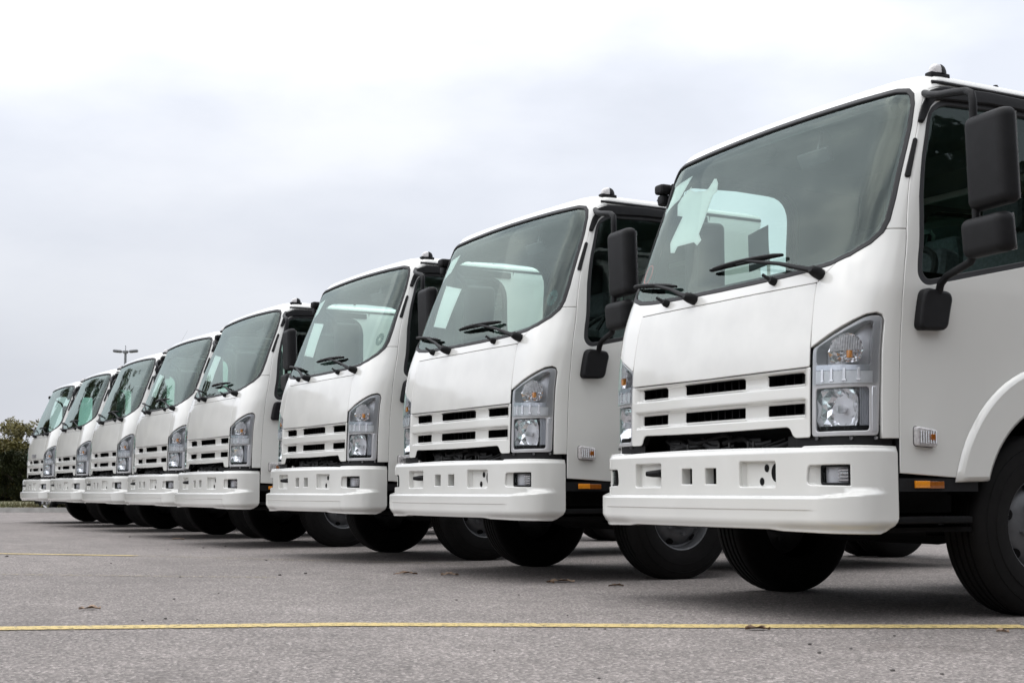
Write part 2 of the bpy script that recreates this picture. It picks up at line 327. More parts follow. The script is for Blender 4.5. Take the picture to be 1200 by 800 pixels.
def panel(name, F, poly, holes, m, parent, off=None, gap=.003, bev=.003, depth=.02, step=.03, zx=(), ux=(), rims=True, mb=None, wall=None):
    """A sheet-metal panel cut to outline on surface F, with rolled edges. off: number or function (u, z)"""
    of = off if callable(off) else (lambda u, z, o=(off or 0.): o)
    P = densify(inset(poly, gap), step); H = [densify(inset(h, -gap), step) for h in holes]
    def pt(u, z, d=0.):
        n = nrm(F, u, z); return F(u, z)+n*(of(u, z)-d)
    pts = list(P); edges = [(i, (i+1) % len(P)) for i in range(len(P))]
    for h in H:
        b = len(pts); pts += h; edges += [(b+i, b+(i+1) % len(h)) for i in range(len(h))]
    u0 = min(p[0] for p in P); u1 = max(p[0] for p in P); z0 = min(p[1] for p in P); z1 = max(p[1] for p in P)
    us = [u0+(u1-u0)*i/max(1, round((u1-u0)/step)) for i in range(1, max(1, round((u1-u0)/step)))]+list(ux)
    zs = [z0+(z1-z0)*i/max(1, round((z1-z0)/step)) for i in range(1, max(1, round((z1-z0)/step)))]+list(zx)
    cell = {}
    for p in pts: cell.setdefault((int(p[0]//step), int(p[1]//step)), []).append(p)
    def near(p):
        i, j = int(p[0]//step), int(p[1]//step); lim = (.35*step)**2
        for a in (-1, 0, 1):
            for b in (-1, 0, 1):
                for q in cell.get((i+a, j+b), ()):
                    if (q[0]-p[0])**2+(q[1]-p[1])**2 < lim: return True
        return False
    for u in sorted(set(us)):
        for z in sorted(set(zs)):
            p = (u, z)
            if inside(p, P) and not any(inside(p, h) for h in H) and not near(p): pts.append(p)
    r = delaunay_2d_cdt([Vector(p) for p in pts], edges, [], 0, 1e-7)
    V = [(v.x, v.y) for v in r[0]]; T = []
    for f in r[2]:
        c = (sum(V[i][0] for i in f)/len(f), sum(V[i][1] for i in f)/len(f))
        if inside(c, P) and not any(inside(c, h) for h in H): T.append(list(f))
    own = mb is None
    if own: mb = MB()
    nv = len(V)
    top = [pt(u, z) for u, z in V]
    mb.add(top, T, True)
    mats_ = [0]*len(T)
    if rims:
        for loop, sg in [(P, 1)]+[(h, -1) for h in H]:
            L1 = inset(loop, -bev*sg); n = len(loop)
            r0 = [pt(*p) for p in loop]; r1 = [pt(p[0], p[1], bev*.35) for p in inset(loop, -bev*.7*sg)]; r2 = [pt(p[0], p[1], bev) for p in L1]; r3 = [pt(p[0], p[1], depth) for p in L1]
            vs = r0+r1+r2+list(r2)+r3; fs = []
            for a, b, mi_ in ((0, 1, 0), (1, 2, 0), (3, 4, 1)):
                for i in range(n):
                    q = [a*n+i, a*n+(i+1) % n, b*n+(i+1) % n, b*n+i]; c = [vs[k] for k in q]; nn = (c[2]-c[0]).cross(c[3]-c[1])
                    if nn.dot(r2[i]-r0[i]+nrm(F, *loop[i])*(bev if a < 3 else 0)*1.0) < 0: q = q[::-1]
                    fs.append(q); mats_.append(mi_)
            mb.add(vs, fs, True)
    if own:
        me = bpy.data.meshes.new(name); me.from_pydata(mb.v, [], mb.f); me.update()
        for p in me.polygons: p.use_smooth = True
        N_ = [v.normal.copy() for v in me.vertices]
        for i, (u, z) in enumerate(V):
            e = 1.5e-3; a = pt(u+e, z)-pt(u-e, z); b = pt(u, z+e)-pt(u, z-e); N_[i] = a.cross(b).normalized()
        me.normals_split_custom_set_from_vertices(N_)
        o = link(name, me, m, parent)
        if wall is not None:
            me.materials.append(wall)
            for p, k in zip(me.polygons, mats_): p.material_index = k
        return o
    return mb
def mir(poly): return [(-u, z) for u, z in poly][::-1]
def ring(c, r, n=20, ry=None): return [(c[0]+r*math.cos(2*PI*k/n), c[1]+(ry or r)*math.sin(2*PI*k/n)) for k in range(n)]
def smooth(x, a, b):
    t = max(0., min(1., (x-a)/(b-a))); return t*t*(3-2*t)
def onS(F, u, z, d=0.): return F(u, z)+nrm(F, u, z)*d
def frame_at(F, u, z):
    n = nrm(F, u, z); x = (F(u+.002, z)-F(u-.002, z)).normalized(); y = n.cross(x); return Matrix((x, y, n)).transposed()

# ---------------------------------------------------------------- outlines read off the cab (half, u > 0)
SEAM = [(.60, 1.109), (1.14, 1.112), (1.30, 1.104), (1.51, 1.068), (1.66, 1.034), (1.825, 1.014), (2.06, .997), (2.20, .994), (2.26, 1.0), (2.305, 1.022)]
def seam(z): return interp(z, SEAM)
GL = [(0, 1.498), (.25, 1.500), (.471, 1.505), (.62, 1.512), (.75, 1.525), (.84, 1.552), (.908, 1.598), (.945, 1.645), (.960, 1.70), (.966, 1.80), (.966, 1.93), (.966, 2.13), (.960, 2.235), (.945, 2.285), (.915, 2.314), (.85, 2.328), (.6, 2.338), (.3, 2.343), (0, 2.345)]
HEADP = rnd([(.700, .782), (1.012, .782), (1.018, 1.0), (1.018, 1.285), (.95, 1.287), (.84, 1.226), (.703, 1.163)], [.02, .02, 0, .03, .05, .05, .012])
ARC = (1.25, .45)
def build_truck():
    T = empty('parked_truck')
    body = M['paint']
    # --- windshield glass with its black border
    full = [p for p in GL]+[(-u, z) for u, z in GL[::-1]][1:-1]
    ws = panel('windshield', S, full, [], M['glass'], T, off=-.006, gap=.012, bev=.002, depth=.006, step=.05)
    def innr(p):
        u, z = p
        return (u*.955 if abs(u) < .90 else math.copysign(abs(u)-.052, u), z)
    inner = inset(densify(full, .05), .044)
    panel('black_border', S, full, [inner], M['frit'], ws, off=-.0095, gap=.010, bev=.002, depth=.012, step=.04)
    panel('rubber_seal', S, inset(full, -.001), [inset(densify(full, .05), .016)], M['rubber'], ws, off=.003, gap=.001, bev=.004, depth=.02, step=.04)
    # --- cab frame: pillars, roof header and side rail
    zs = [1.664, 1.7, 1.75, 1.825, 1.95, 2.06, 2.15, 2.2, 2.26, 2.305]
    outer = [(seam(z), z) for z in zs]+[(uy(.62, 2.325), 2.325), (uy(.80, 2.335), 2.335), (uy(1.85, 2.335), 2.335), (uy(1.85, 2.36), 2.36), (uy(1.4, 2.36), 2.36)]
    inn = [p for p in GL if p[1] > 1.664 and p[0] > 0]; inn = [(.953, 1.664)]+inn
    poly = outer+[(-u, z) for u, z in outer[::-1]]+[(-u, z) for u, z in inn]+[(0, 2.345)]+inn[::-1]
    cf = panel('cab_frame', S, poly, [], body, T, gap=.002, bev=.003, depth=.03, step=.035, zx=(2.352,), wall=M['rubber'])  # edge walls coloured black for the shade inside the gaps
    # --- roof: shrinking rings with a crowned top
    mb = MB(); us = [-uy(1.85, 2.36)+2*uy(1.85, 2.36)*i/80 for i in range(81)]
    base = [S(u, 2.36) for u in us]; cen = Vector((0, 1.25, 0)); prof = [(0, 2.3585), (.004, 2.366), (.014, 2.375), (.035, 2.386), (.07, 2.397), (.13, 2.411), (.25, 2.428), (.45, 2.443), (.7, 2.451), (1, 2.454)]
    vs = []
    for t, z in prof:
        for b in base:
            q = Vector((b.x, b.y, 0)); vs.append(q.lerp(Vector((cen.x, cen.y, 0)), t)+Vector((0, 0, z)))
    n = len(base); fs = [[a*n+i, a*n+(i+1) % n, (a+1)*n+(i+1) % n, (a+1)*n+i] for a in range(len(prof)-1) for i in range(n)]
    mb.add(vs, fs, True); roof = mb.build('roof', body, T, 60)
    # --- hood, cowl, corner panels
    hood = rnd([(-.697, 1.084), (0, 1.078), (.697, 1.084), (.692, 1.30), (.686, 1.40), (.684, 1.452), (0, 1.447), (-.684, 1.452), (-.686, 1.40), (-.692, 1.30)], [.012, 0, .012, 0, 0, .008, 0, .008, 0, 0])
    panel('hood_panel', S, hood, [], M['paint_dusty'], T, gap=.003, bev=.003, depth=.03, step=.04, wall=M['rubber'])  # black edge walls paint the depth shade of the hood seam
    lo = [p for p in GL if p[1] < 1.54 and p[0] >= 0]
    cow = [(-.684, 1.454), (0, 1.449), (.684, 1.454), (.783, 1.5375)]+lo[::-1]+[(-u, z) for u, z in lo[1:]]+[(-.783, 1.5375)]
    panel('cowl_panel', S, cow, [], body, T, gap=.002, bev=.002, depth=.02, step=.04, wall=M['rubber'])  # cowl gap shade put into the wall colour
    side_lo = [(.908, 1.598), (.945, 1.645), (.953, 1.661)]
    cp = [(.699, 1.166), (.692, 1.30), (.686, 1.40), (.684, 1.452), (.785, 1.538), (.84, 1.552)]+side_lo+[(seam(z), z) for z in (1.661, 1.60, 1.51, 1.4, 1.3, 1.14, .95, .80, .77)]+[(1.022, .77), (1.022, 1.0), (1.022, 1.262), (1.008, 1.288), (.985, 1.297), (.945, 1.290), (.90, 1.268), (.83, 1.230)]
    cp = cp[::-1]
    for k in (1, -1):
        panel('corner_panel', S, cp if k > 0 else mir(cp), [], body, T, gap=.003, bev=.003, depth=.03, step=.03)
    # --- grille
    def goff(u, z):
        e = smooth(abs(u), .63, .685)
        b1 = smooth(z, .935, .952)*(1-smooth(z, .996, 1.014)); b2 = 1-smooth(z, .862, .880); b3 = smooth(z, 1.055, 1.075)
        return -.034*(1-max(e, b1, b2, b3*.8))
    gp = rnd([(-.697, .783), (-.60, .783), (-.575, .832), (-.3, .828), (0, .826), (.3, .828), (.575, .832), (.60, .783), (.697, .783), (.697, 1.079), (0, 1.073), (-.697, 1.079)], [.01, .02, .03, 0, 0, 0, .03, .02, .01, .005, 0, .005])
    sl = []
    for (a, b) in ((-.637, -.395), (-.24, .24), (.395, .637)):
        sl.append(rnd([(a, 1.014), (b, 1.014), (b, 1.067), (a, 1.067)], .010)); sl.append(rnd([(a, .880), (b, .880), (b, .934), (a, .934)], .010))
    gr = panel('grille', S, gp, sl, M['bumper'], T, off=goff, gap=.001, bev=.004, depth=.04, step=.022, wall=M['dark'], zx=(1.065, 1.07, .86, .87, .88, .885, .935, .945, .955, .995, 1.005, 1.015), ux=(.645, .655, .665, -.645, -.655, -.665))
    mb = MB()
    for x in [i*.055 for i in range(-12, 13)]: mb.box((x, .16+.05*x*x, .975), (.008, .05, .21))
    mb.build('grille_rib', M['black'], gr)
    # --- headlights
    for k in (1, -1):
        f = (lambda p: p) if k > 0 else mir
        hb = panel('headlight', S, f(HEADP), [f(rnd([(.728, .803), (.972, .803), (.972, .985), (.728, .985)], .015)), f(rnd([(.728, 1.088), (.975, 1.076), (.978, 1.262), (.945, 1.262), (.845, 1.212), (.728, 1.160)], .015))],
                   M['lampbezel'], T, off=-.010, gap=.004, bev=.004, depth=.06, step=.02)
        # white reflector strip above the slotted band
        st = [(.730, 1.062), (.972, 1.052), (.972, 1.076), (.730, 1.088)]
        panel('chrome_strip', S, f(st), [], M['silver'], hb, off=-.004, gap=.001, bev=.001, depth=.01, step=.04)
        for uu in (.765, .815, .87, .925):
            mb = MB()
            panel('x', S, f([(uu, 1.012), (uu+.010, 1.012), (uu+.010, 1.064), (uu, 1.064)]), [], None, None, off=-.0015, gap=.0005, bev=.001, depth=.008, step=.04, mb=mb)
            panel('x', S, f([(uu-.004, 1.012), (uu+.014, 1.012), (uu+.014, 1.018), (uu-.004, 1.018)]), [], None, None, off=-.001, gap=.0005, bev=.001, depth=.008, step=.04, mb=mb)
            mb.build('slot_mark', M['silver'], hb)
        panel('slotted_band', S, f([(.730, 1.005), (.985, 1.0), (.985, 1.05), (.730, 1.062)]), [], M['housing'], hb, off=-.005, gap=.001, bev=.001, depth=.01, step=.04)
        # floor of the lamp
        panel('lamp_back', S, f([(.72, .795), (.98, .795), (.98, 1.27), (.94, 1.27), (.72, 1.168)]), [], M['housing'], hb, off=-.075, gap=.002, bev=.001, depth=.01, step=.04)
        def dish(c, r, name, zc=None, depth=.07, d0=.022, sect=22, rings=6, umax=.97):
            q = MB(); vs = []; fs = []
            for i in range(rings+1):
                t = i/rings; rr = r*(1-t*.86); dd = d0+depth*math.sin(t*PI/2)
                for j in range(sect):
                    a = 2*PI*(j+.5*(i % 2))/sect; uu = c[0]+rr*math.cos(a); zz = c[1]+rr*math.sin(a)
                    if zc: zz = max(zc[0], min(zc[1], zz)); uu = max(.731, min(umax, uu))
                    vs.append(onS(S, k*uu, zz, -dd+.009*((i+j) % 2)))
            for i in range(rings):
                for j in range(sect):
                    a = i*sect+j; b = i*sect+(j+1) % sect; c2 = a+sect; d = b+sect
                    if i % 2 == 0: fs += [[a, b, c2], [b, d, c2]]
                    else: fs += [[a, b, d], [a, d, c2]]
            q.add(vs, fs, False); return q.build(name, M['chrome'], hb, 1)
        dish((.828, .893), .118, 'main_reflector', (.806, .982), .080, sect=16, rings=6, umax=.928)
        dish((.868, 1.140), .078, 'turn_reflector', (1.090, 1.23), .05)
        mb = MB()                                         # fluted upper turn lens
        for j in range(14):
            uu = .80+.0105*j; top = 1.135+math.sqrt(max(0, .077**2-(uu-.868)**2))*.95
            if top > 1.15: mb.tube([onS(S, k*uu, 1.142, -.020), onS(S, k*uu, top, -.022)], .0052, 6)
        mb.build('fluted_lens', M['lampglass'], hb)
        mb = MB(); mb.lathe([(0, .02), (.009, .018), (.013, .008), (.013, -.02), (0, -.022)], onS(S, k*.885, 1.132, -.03), 'Z', 16); mb.build('turn_bulb', M['amber'], hb)
        mb = MB(); c = onS(S, k*.838, .895, -.05); mb.lathe([(0, -.03), (.012, -.028), (.018, -.01), (.017, .01), (.010, .022), (0, .024)], c, 'Y', 20); mb.build('bulb_cap', M['housing'], hb)
        mb = MB()
        for j in range(5): mb.tube([onS(S, k*(.935+.008*j), .80, -.03-.004*j), onS(S, k*(.935+.008*j), .985, -.03-.004*j)], .004, 6)
        mb.build('lamp_flute', M['silver'], hb)
        panel('lower_lens', S, f(rnd([(.726, .800), (.975, .800), (.975, .988), (.726, .988)], .015)), [], M['lens'], hb, off=-.012, gap=.001, bev=.001, depth=.004, step=.04)
        panel('upper_lens', S, f(rnd([(.712, 1.002), (1.006, .999), (1.008, 1.277), (.955, 1.279), (.845, 1.220), (.712, 1.158)], .012)), [], M['lens'], hb, off=-.002, gap=.001, bev=.001, depth=.004, step=.04)
        panel('side_strip', S, f([(.984, .80), (1.002, .80), (1.002, .985), (.984, .985)]), [], M['silver'], hb, off=-.006, gap=.001, bev=.002, depth=.01, step=.04)
        for uu, zz in ((.73, .775), (.90, .772), (1.0, .772)): mb = MB(); mb.lathe([(0, .006), (.007, .004), (.008, -.004)], onS(S, k*uu, zz, -.012), 'Y', 10); mb.build('lamp_bolt', M['metal'], hb)
    # --- black frame strip between cab and bumper, radiator and pipes behind the grille
    for k in (1, -1):
        us_ = [k*(.60+.49*i/8) for i in range(9)]; mb = MB(); a_ = [onS(S, u, .755, -.022) for u in us_]
        mb.add([p-Vector((0, 0, .06)) for p in a_]+[p+Vector((0, 0, .07)) for p in a_], [[i, i+1, 10+i, 9+i] for i in range(8)], True)
        mb.build('sub_frame', M['black'], T)
    mb = MB(); mb.box((0, .24, .80), (1.24, .03, .62)); mb.build('radiator', M['dark'], T)
    mb = MB(); rr = random.Random(3)
    for i in range(9):
        x = rr.uniform(-.55, .45); z = rr.uniform(.72, .80); pts = [(x+.05*j, .15+.02*math.sin(j+i), z+.018*math.sin(j*.9+i)) for j in range(8)]
        mb.tube(pts, rr.uniform(.006, .018), 8)
    for x in (-.42, -.1, .22, .5): mb.box((x, .16, .76), (.09, .05, .07), bev=.008)
    for x in (-.2, .05, .13, .27, .31): mb.tube([(x, .06, .73), (x, .06, .775)], .006, 6)
    mb.build('coolant_pipe', M['engine'], T)
    # --- bumper
    def boff(u, z):
        v = abs(u); zl = .532+.034*smooth(v, .80, 1.09)
        amp = 1-smooth(v, .98, 1.13)
        lip = .036*(1-smooth(z, zl-.010-.02*smooth(v, .8, 1.1), zl))*amp
        low = .030*(smooth(.435-z, 0, .05))**1.5*(.6+.4*smooth(v, .5, .7))
        cre = -.004*(1-smooth(z, .469, .475))*(1-smooth(v, .76, .82))
        top = -.010*smooth(z, .716, .737)
        return lip-low+cre+top
    bt = [(-1.172, .735), (-.96, .738), (-.714, .738), (-.700, .732), (-.4, .737), (0, .740), (.4, .737), (.700, .732), (.714, .738), (.96, .738), (1.172, .735)]
    bb = [(1.172, .44), (1.160, .41), (1.13, .388), (1.09, .378), (.78, .382), (.60, .385), (.52, .392), (0, .392), (-.52, .392), (-.60, .385), (-.78, .382), (-1.09, .378), (-1.13, .388), (-1.160, .41), (-1.172, .44)]
    bpoly = bt[::-1]+bb[::-1]
    fog = rnd([(.73, .575), (.957, .570), (.957, .666), (.742, .664)], [.03, .008, .01, .02])
    hk = rnd([(.312, .567), (.556, .565), (.556, .685), (.312, .687)], .016); hkl = rnd([(-.556, .567), (-.300, .567), (-.300, .689), (-.556, .689)], .016)
    sq1 = rnd([(-.125, .580), (-.034, .580), (-.034, .660), (-.125, .660)], .006); sq2 = rnd([(.062, .580), (.153, .580), (.153, .660), (.062, .660)], .006)
    holes = [fog, mir(fog), hk, hkl, sq1, sq2]
    bu = panel('bumper', SB, bpoly, holes, M['bumper'], T, off=boff, gap=0, bev=.004, depth=.05, step=.028, zx=(.385, .39, .395, .405, .468, .472, .476, .505, .51, .516, .522, .528, .534, .540, .548, .72, .726, .731))
    def pocket(hole, back, depth, name, m, floor=True):
        q = MB(); h = inset(densify(hole, .03), -.006); b = [(min(max(p[0], back[0]), back[1]), min(max(p[1], back[2]), back[3])) for p in h]; nn = len(h)
        vs = [onS(SB, p[0], p[1], -.006) for p in h]+[onS(SB, p[0], p[1], -.004-depth) for p in b]
        fs = [[i, (i+1) % nn, nn+(i+1) % nn, nn+i] for i in range(nn)]
        if floor: fs.append([nn+i for i in range(nn)])
        q.add(vs, fs, False); return q.build(name, m, bu, 30)
    for k, fh in ((1, fog), (-1, mir(fog))):
        bx = (.80, .957, .575, .664) if k > 0 else (-.957, -.80, .575, .664)
        pocket(fh, bx, .045, 'fog_lamp_recess', M['bumper'])
        ff = (lambda p: p) if k > 0 else mir
        lb = rnd([(.803, .579), (.950, .579), (.950, .660), (.803, .660)], .014)
        fl = panel('fog_lamp', SB, ff(lb), [], M['lens'], bu, off=-.020, gap=.001, bev=.002, depth=.02, step=.03)
        panel('fog_lamp_back', SB, ff(lb), [], M['housing'], bu, off=-.044, gap=.001, bev=.001, depth=.01, step=.03)
        mb = MB()
        for j in range(4): mb.tube([onS(SB, k*.895, .598+.014*j, -.030), onS(SB, k*.942, .598+.014*j, -.030)], .0055, 6)
        mb.build('fog_lamp_reflector', M['chrome'], bu)
        panel('fog_lamp_bezel', SB, ff(lb), [ff(inset(lb, .006))], M['black'], bu, off=-.016, gap=.0, bev=.002, depth=.03, step=.03)
    pocket(hk, (.33, .545, .575, .678), .030, 'hook_recess', M['bumper']); pocket(hkl, (-.548, -.31, .575, .68), .030, 'hook_recess', M['bumper'])
    for sq in (sq1, sq2):
        x0 = min(p[0] for p in sq); x1 = max(p[0] for p in sq)
        pocket(sq, (x0-.0, x1+.0, .58, .66), .048, 'vent_recess', M['bumper'], False)
        panel('vent_opening', SB, [(x0-.01, .57), (x1+.01, .57), (x1+.01, .67), (x0-.01, .67)], [], M['dark'], bu, off=-.051, gap=0, bev=.001, depth=.005, step=.05)
    def dot(u, z, ru, rz, name='tow_hole', d=-.0325):
        return panel(name, SB, ring((u, z), ru, 20, rz), [], M['dark'], bu, off=d, gap=0, bev=.0005, depth=.004, step=.02)
    dot(.522, .632, .030, .040); dot(.462, .652, .014, .017); dot(.430, .594, .014, .017)
    dot(-.335, .638, .026, .036); dot(-.318, .676-.01, .008, .01)
    mb = MB(); mb.tube([onS(SB, -.345, .638, -.03), onS(SB, -.365, .636, .010), onS(SB, -.39, .636, .030)], [.020, .017, .012], 12)
    mb.box(onS(SB, -.352, .637, -.010), (.05, .02, .012)); mb.build('tow_pin', M['black'], bu)
    mb = MB(); mb.box((0, .13, .56), (1.84, .03, .26)); mb.build('bumper_beam', M['dark'], bu)
    # --- doors
    def arch(r, a0, a1, n=14): return [(ARC[0]+r*math.cos(math.radians(a0+(a1-a0)*i/n)), ARC[1]+r*math.sin(math.radians(a0+(a1-a0)*i/n))) for i in range(n+1)]
    def doff(u, z, k=1):
        v = abs(u); y = v-1.08+lev(z)[1]+lev(z)[2]+lev(z)[3]; d = math.hypot(y-ARC[0], z-ARC[1])
        return .0015
    def arch(r, a0, a1, n=14): return [(ARC[0]+r*math.cos(math.radians(a0+(a1-a0)*i/n)), ARC[1]+r*math.sin(math.radians(a0+(a1-a0)*i/n))) for i in range(n+1)]
    yz = lambda pts: [(uy(y, z), z) for y, z in pts]
    a_in = arch(.505, 163, 70)
    door = [(seam(z)+.0, z) for z in (.625, .8, .95, 1.14, 1.3, 1.4, 1.51, 1.58, 1.66, 1.74, 1.825, 1.94, 2.06, 2.15, 2.20, 2.26, 2.305)][::-1]
    door = door+yz(a_in)+yz(densify([(1.42, .925), (1.42, 2.333)], .1, False))+yz([(1.0, 2.334), (.80, 2.333), (.62, 2.323)])
    win = yz([(.45, 1.423), (1.34, 1.612), (1.34, 2.265), (.95, 2.275), (.62, 2.262)])+[(1.050, 2.20), (1.046, 2.135), (1.053, 2.0), (1.075, 1.81), (1.100, 1.68), (1.129, 1.556), (1.158, 1.46)]
    win = rnd(win, [.04, .10, .16, 0, .06, .03, 0, 0, 0, 0, 0, .03], 6)
    for k in (1, -1):
        f = (lambda p: p) if k > 0 else mir
        dr = panel('door', S, f(door), [f(win)], body, T, off=doff, gap=.005, bev=.0035, depth=.035, step=.032, wall=M['rubber'])  # door seam shade painted on the edge walls
        dr_in = panel('door_lining', S, f(inset(densify(door, .1), .02)), [f(inset(win, -.004))], M['trim'], dr, off=-.07, gap=.0, bev=.001, depth=.004, step=.05, rims=False)
        panel('window_seal', S, f(inset(win, -.004)), [f(inset(win, .020))], M['rubber'], dr, off=.001, gap=0, bev=.004, depth=.03, step=.03)
        panel('door_glass', S, f(inset(win, .012)), [], M['sideglass'], dr, off=-.016, gap=0, bev=.001, depth=.005, step=.06)
        # rain visor along the top of the window
        vis = yz([(.60, 2.318), (.60, 2.245), (.90, 2.262), (1.36, 2.262), (1.36, 2.318), (.9, 2.326)])
        vis = [(.998, 2.15), (1.02, 2.148), (1.045, 2.22), (1.075, 2.252)]+yz([(.62, 2.262), (.9, 2.277), (1.38, 2.277), (1.38, 2.312), (.9, 2.322), (.62, 2.312)])+[(1.03, 2.285), (1.005, 2.22)]
        panel('rain_visor', S, f(rnd(vis, .006)), [], M['black'], dr, off=.018, gap=0, bev=.006, depth=.02, step=.03)
        # folded panel edge above: roof gutter
        mb = MB(); mb.tube([onS(S, k*uy(y, 2.337), 2.340, .004) for y in (.55, .62, .75, .95, 1.2, 1.5, 1.84)], .008, 8); mb.build('roof_gutter', M['rubber'], T)
        mb = MB(); hx = onS(S, k*uy(1.22, 1.32), 1.32, .025); mb.box(hx, (.03, .16, .035), bev=.012); mb.build('door_handle', M['black'], dr)
        # rear quarter behind the door
        rq = yz([(1.425, 2.33), (1.425, .93)]+arch(.505, 69, 14)+[(1.80, .60), (1.85, .60), (1.85, 2.33)])
        panel('rear_quarter', S, f(rq), [], body, T, off=doff, gap=.003, bev=.004, depth=.03, step=.05, wall=M['rubber'])  # black walls stand in for shade in the quarter seam
        panel('quarter_lining', S, f(yz([(1.38, 1.0), (1.83, 1.0), (1.83, 2.31), (1.38, 2.31)])), [], M['trim'], T, off=-.05, gap=0, bev=.001, depth=.004, step=.1, rims=False)
        # inner pillar lining
        pl = [(.972, 1.66), (.978, 2.24), (1.06, 2.25), (1.08, 1.9), (1.12, 1.62)]
        panel('pillar_lining', S, f(pl[::-1]), [], M['trim'], T, off=-.05, gap=0, bev=.001, depth=.004, step=.06)
        # pressed flare round the wheel opening
        o_ = arch(.648, 165.5, 77, 20)[0:]; i_ = arch(.507, 77, 161, 16)
        fl_ = yz(o_+i_)
        panel('arch_flare', S, f(fl_), [], body, dr, off=.026, gap=0, bev=.022, depth=.0225, step=.035)
        o_ = arch(.648, 74, 20, 12); i_ = arch(.507, 20, 74, 10)
        panel('arch_flare', S, f(yz(o_+i_)), [], body, T, off=.026, gap=0, bev=.022, depth=.0225, step=.035)
        # marker lamp low on the door
        mp_ = rnd([(1.187, .742), (1.300, .735), (1.300, .808), (1.187, .822)], .015)
        mk = panel('side_marker', S, f(mp_), [], M['black'], dr, off=.004, gap=0, bev=.004, depth=.01, step=.03)
        panel('marker_lens', S, f(inset(mp_, .005)), [], M['lampglass'], mk, off=.026, gap=.0, bev=.006, depth=.024, step=.03)
        mb = MB()
        for j in range(7): mb.tube([onS(S, k*(1.20+.014*j), .752, .030), onS(S, k*(1.20+.014*j), .804, .030)], .0035, 6)
        mb.build('marker_flute', M['chrome'], mk)
        mb = MB(); mb.box(onS(S, k*1.268, .778, .0275), (.012, .030, .028), bev=.004); mb.build('marker_bulb', M['amberdk'], mk)
        # black sill with its amber reflector
        sill = MB(); p0 = [onS(S, k*uy(y, .6), .60, -.015) for y in (.28, .5, .73)]
        for a, b in zip(p0, p0[1:]):
            c = (a+b)/2; sill.box((c.x, c.y, .578), (.03, (b-a).length+.001, .055))
        sl_ = sill.build('sill_trim', M['black'], T)
        pa = onS(S, k*uy(.37, .6), .578, .004)
        mb = MB(); mb.box((pa.x, .405, .580), (.012, .080, .030), bev=.003); mb.build('amber_reflector', M['amber'], sl_)
        mb = MB(); mb.box((pa.x, .485, .578), (.012, .080, .030), bev=.003); mb.build('amber_reflector', M['amberdk'], sl_)
        mb = MB(); mb.box((k*.88, .50, .43), (.18, .44, .03), bev=.01); mb.box((k*.84, .50, .60), (.03, .42, .28)); mb.build('entry_step', M['dark'], T)
        # pillar vent
        vp = rnd([(.988, 1.897), (1.008, 1.895), (1.006, 2.065), (.990, 2.070)], .008)
        panel('pillar_vent', S, f(vp), [], M['black'], T, off=.009, gap=0, bev=.004, depth=.012, step=.03)
    # roof marker lamp, only on the near side
    rb = Vector((.895, .655, 2.385))
    mb = MB(); mb.box((rb.x, rb.y, rb.z), (.045, .115, .03), bev=.01); rl = mb.build('roof_marker_lamp', M['black'], T)
    mb = MB(); vs = []
    for i in range(9):
        t = i/8*PI/2
        for j in range(20):
            a = 2*PI*j/20; vs.append((rb.x+.026*math.cos(t)**.7*math.cos(a), rb.y+.050*math.cos(t)**.7*math.sin(a)+.004*i/8, rb.z+.012+.046*math.sin(t)))
    mb.add(vs, [[i*20+j, i*20+(j+1) % 20, (i+1)*20+(j+1) % 20, (i+1)*20+j] for i in range(8) for j in range(20)], True)
    lz = mb.build('lamp_lens', M['lampglass'], rl, 80); lz.data.materials.append(M['black'])
    for p in lz.data.polygons:
        if p.center.y > rb.y+.004: p.material_index = 1
    for x in (.62, .28): 
        mb = MB(); mb.lathe([(0, .012), (.010, .010), (.014, 0)], (x*0+.80, .95+x*.6, 2.425), 'Z', 10); mb.build('roof_stud', M['black'], roof)
    # --- mirrors: near side swung out, far side folded back along the door
    mb = MB(); br = rnd([(1.188, 1.238), (1.325, 1.243), (1.332, 1.365), (1.315, 1.385), (1.188, 1.395)], .020)
    mi = panel('mirror_arm', S, br, [], M['black'], T, off=.045, gap=0, bev=.012, depth=.044, step=.03)
    mb = MB(); px = 1.335
    pth = [(1.03, .49, 1.385), (1.05, .485, 1.425), (1.10, .47, 1.450), (1.20, .44, 1.465), (1.28, .42, 1.48), (1.325, .405, 1.52), (px, .40, 1.60), (px, .40, 1.75), (px, .40, 2.00), (px, .40, 2.10), (px, .40, 2.135), (1.325, .405, 2.165), (1.29, .41, 2.185), (1.20, .43, 2.205), (1.10, .46, 2.225), (1.0, .50, 2.255), (.93, .54, 2.285)]
    mb.tube(pth, .0165, 12); mb.build('mirror_tube', M['black'], mi)
    def mhead(c, sx, sz, name, tilt=.06, rz=-.10, par=mi, th=.085):
        bm = bmesh.new(); bmesh.ops.create_cube(bm, size=1)
        for v in bm.verts: v.co = Vector((v.co.x*sx*(1-.10*(v.co.y < 0)), v.co.y*th, v.co.z*sz*(1-.05*(v.co.y < 0))))
        bmesh.ops.bevel(bm, geom=bm.edges[:], offset=.038, segments=6, profile=.55, affect='EDGES')
        Rm = Matrix.Rotation(rz, 3, 'Z') @ Matrix.Rotation(tilt, 3, 'X'); bm.verts.index_update()
        q = MB(); q.add([Rm @ v.co+Vector(c) for v in bm.verts], [[v.index for v in f.verts] for f in bm.faces], True); bm.free()
        h = q.build(name, M['black'], par, 50)
        g = MB(); g.box(Vector(c)+Rm @ Vector((0, th*.5+.001, 0)), (sx*.84, .004, sz*.88), rot=Rm); g.build('mirror_glass', M['chrome'], par)
    mhead((1.425, .395, 1.870), .250, .395, 'mirror_head', .03); mhead((1.395, .395, 1.568), .262, .165, 'mirror_head', .08)
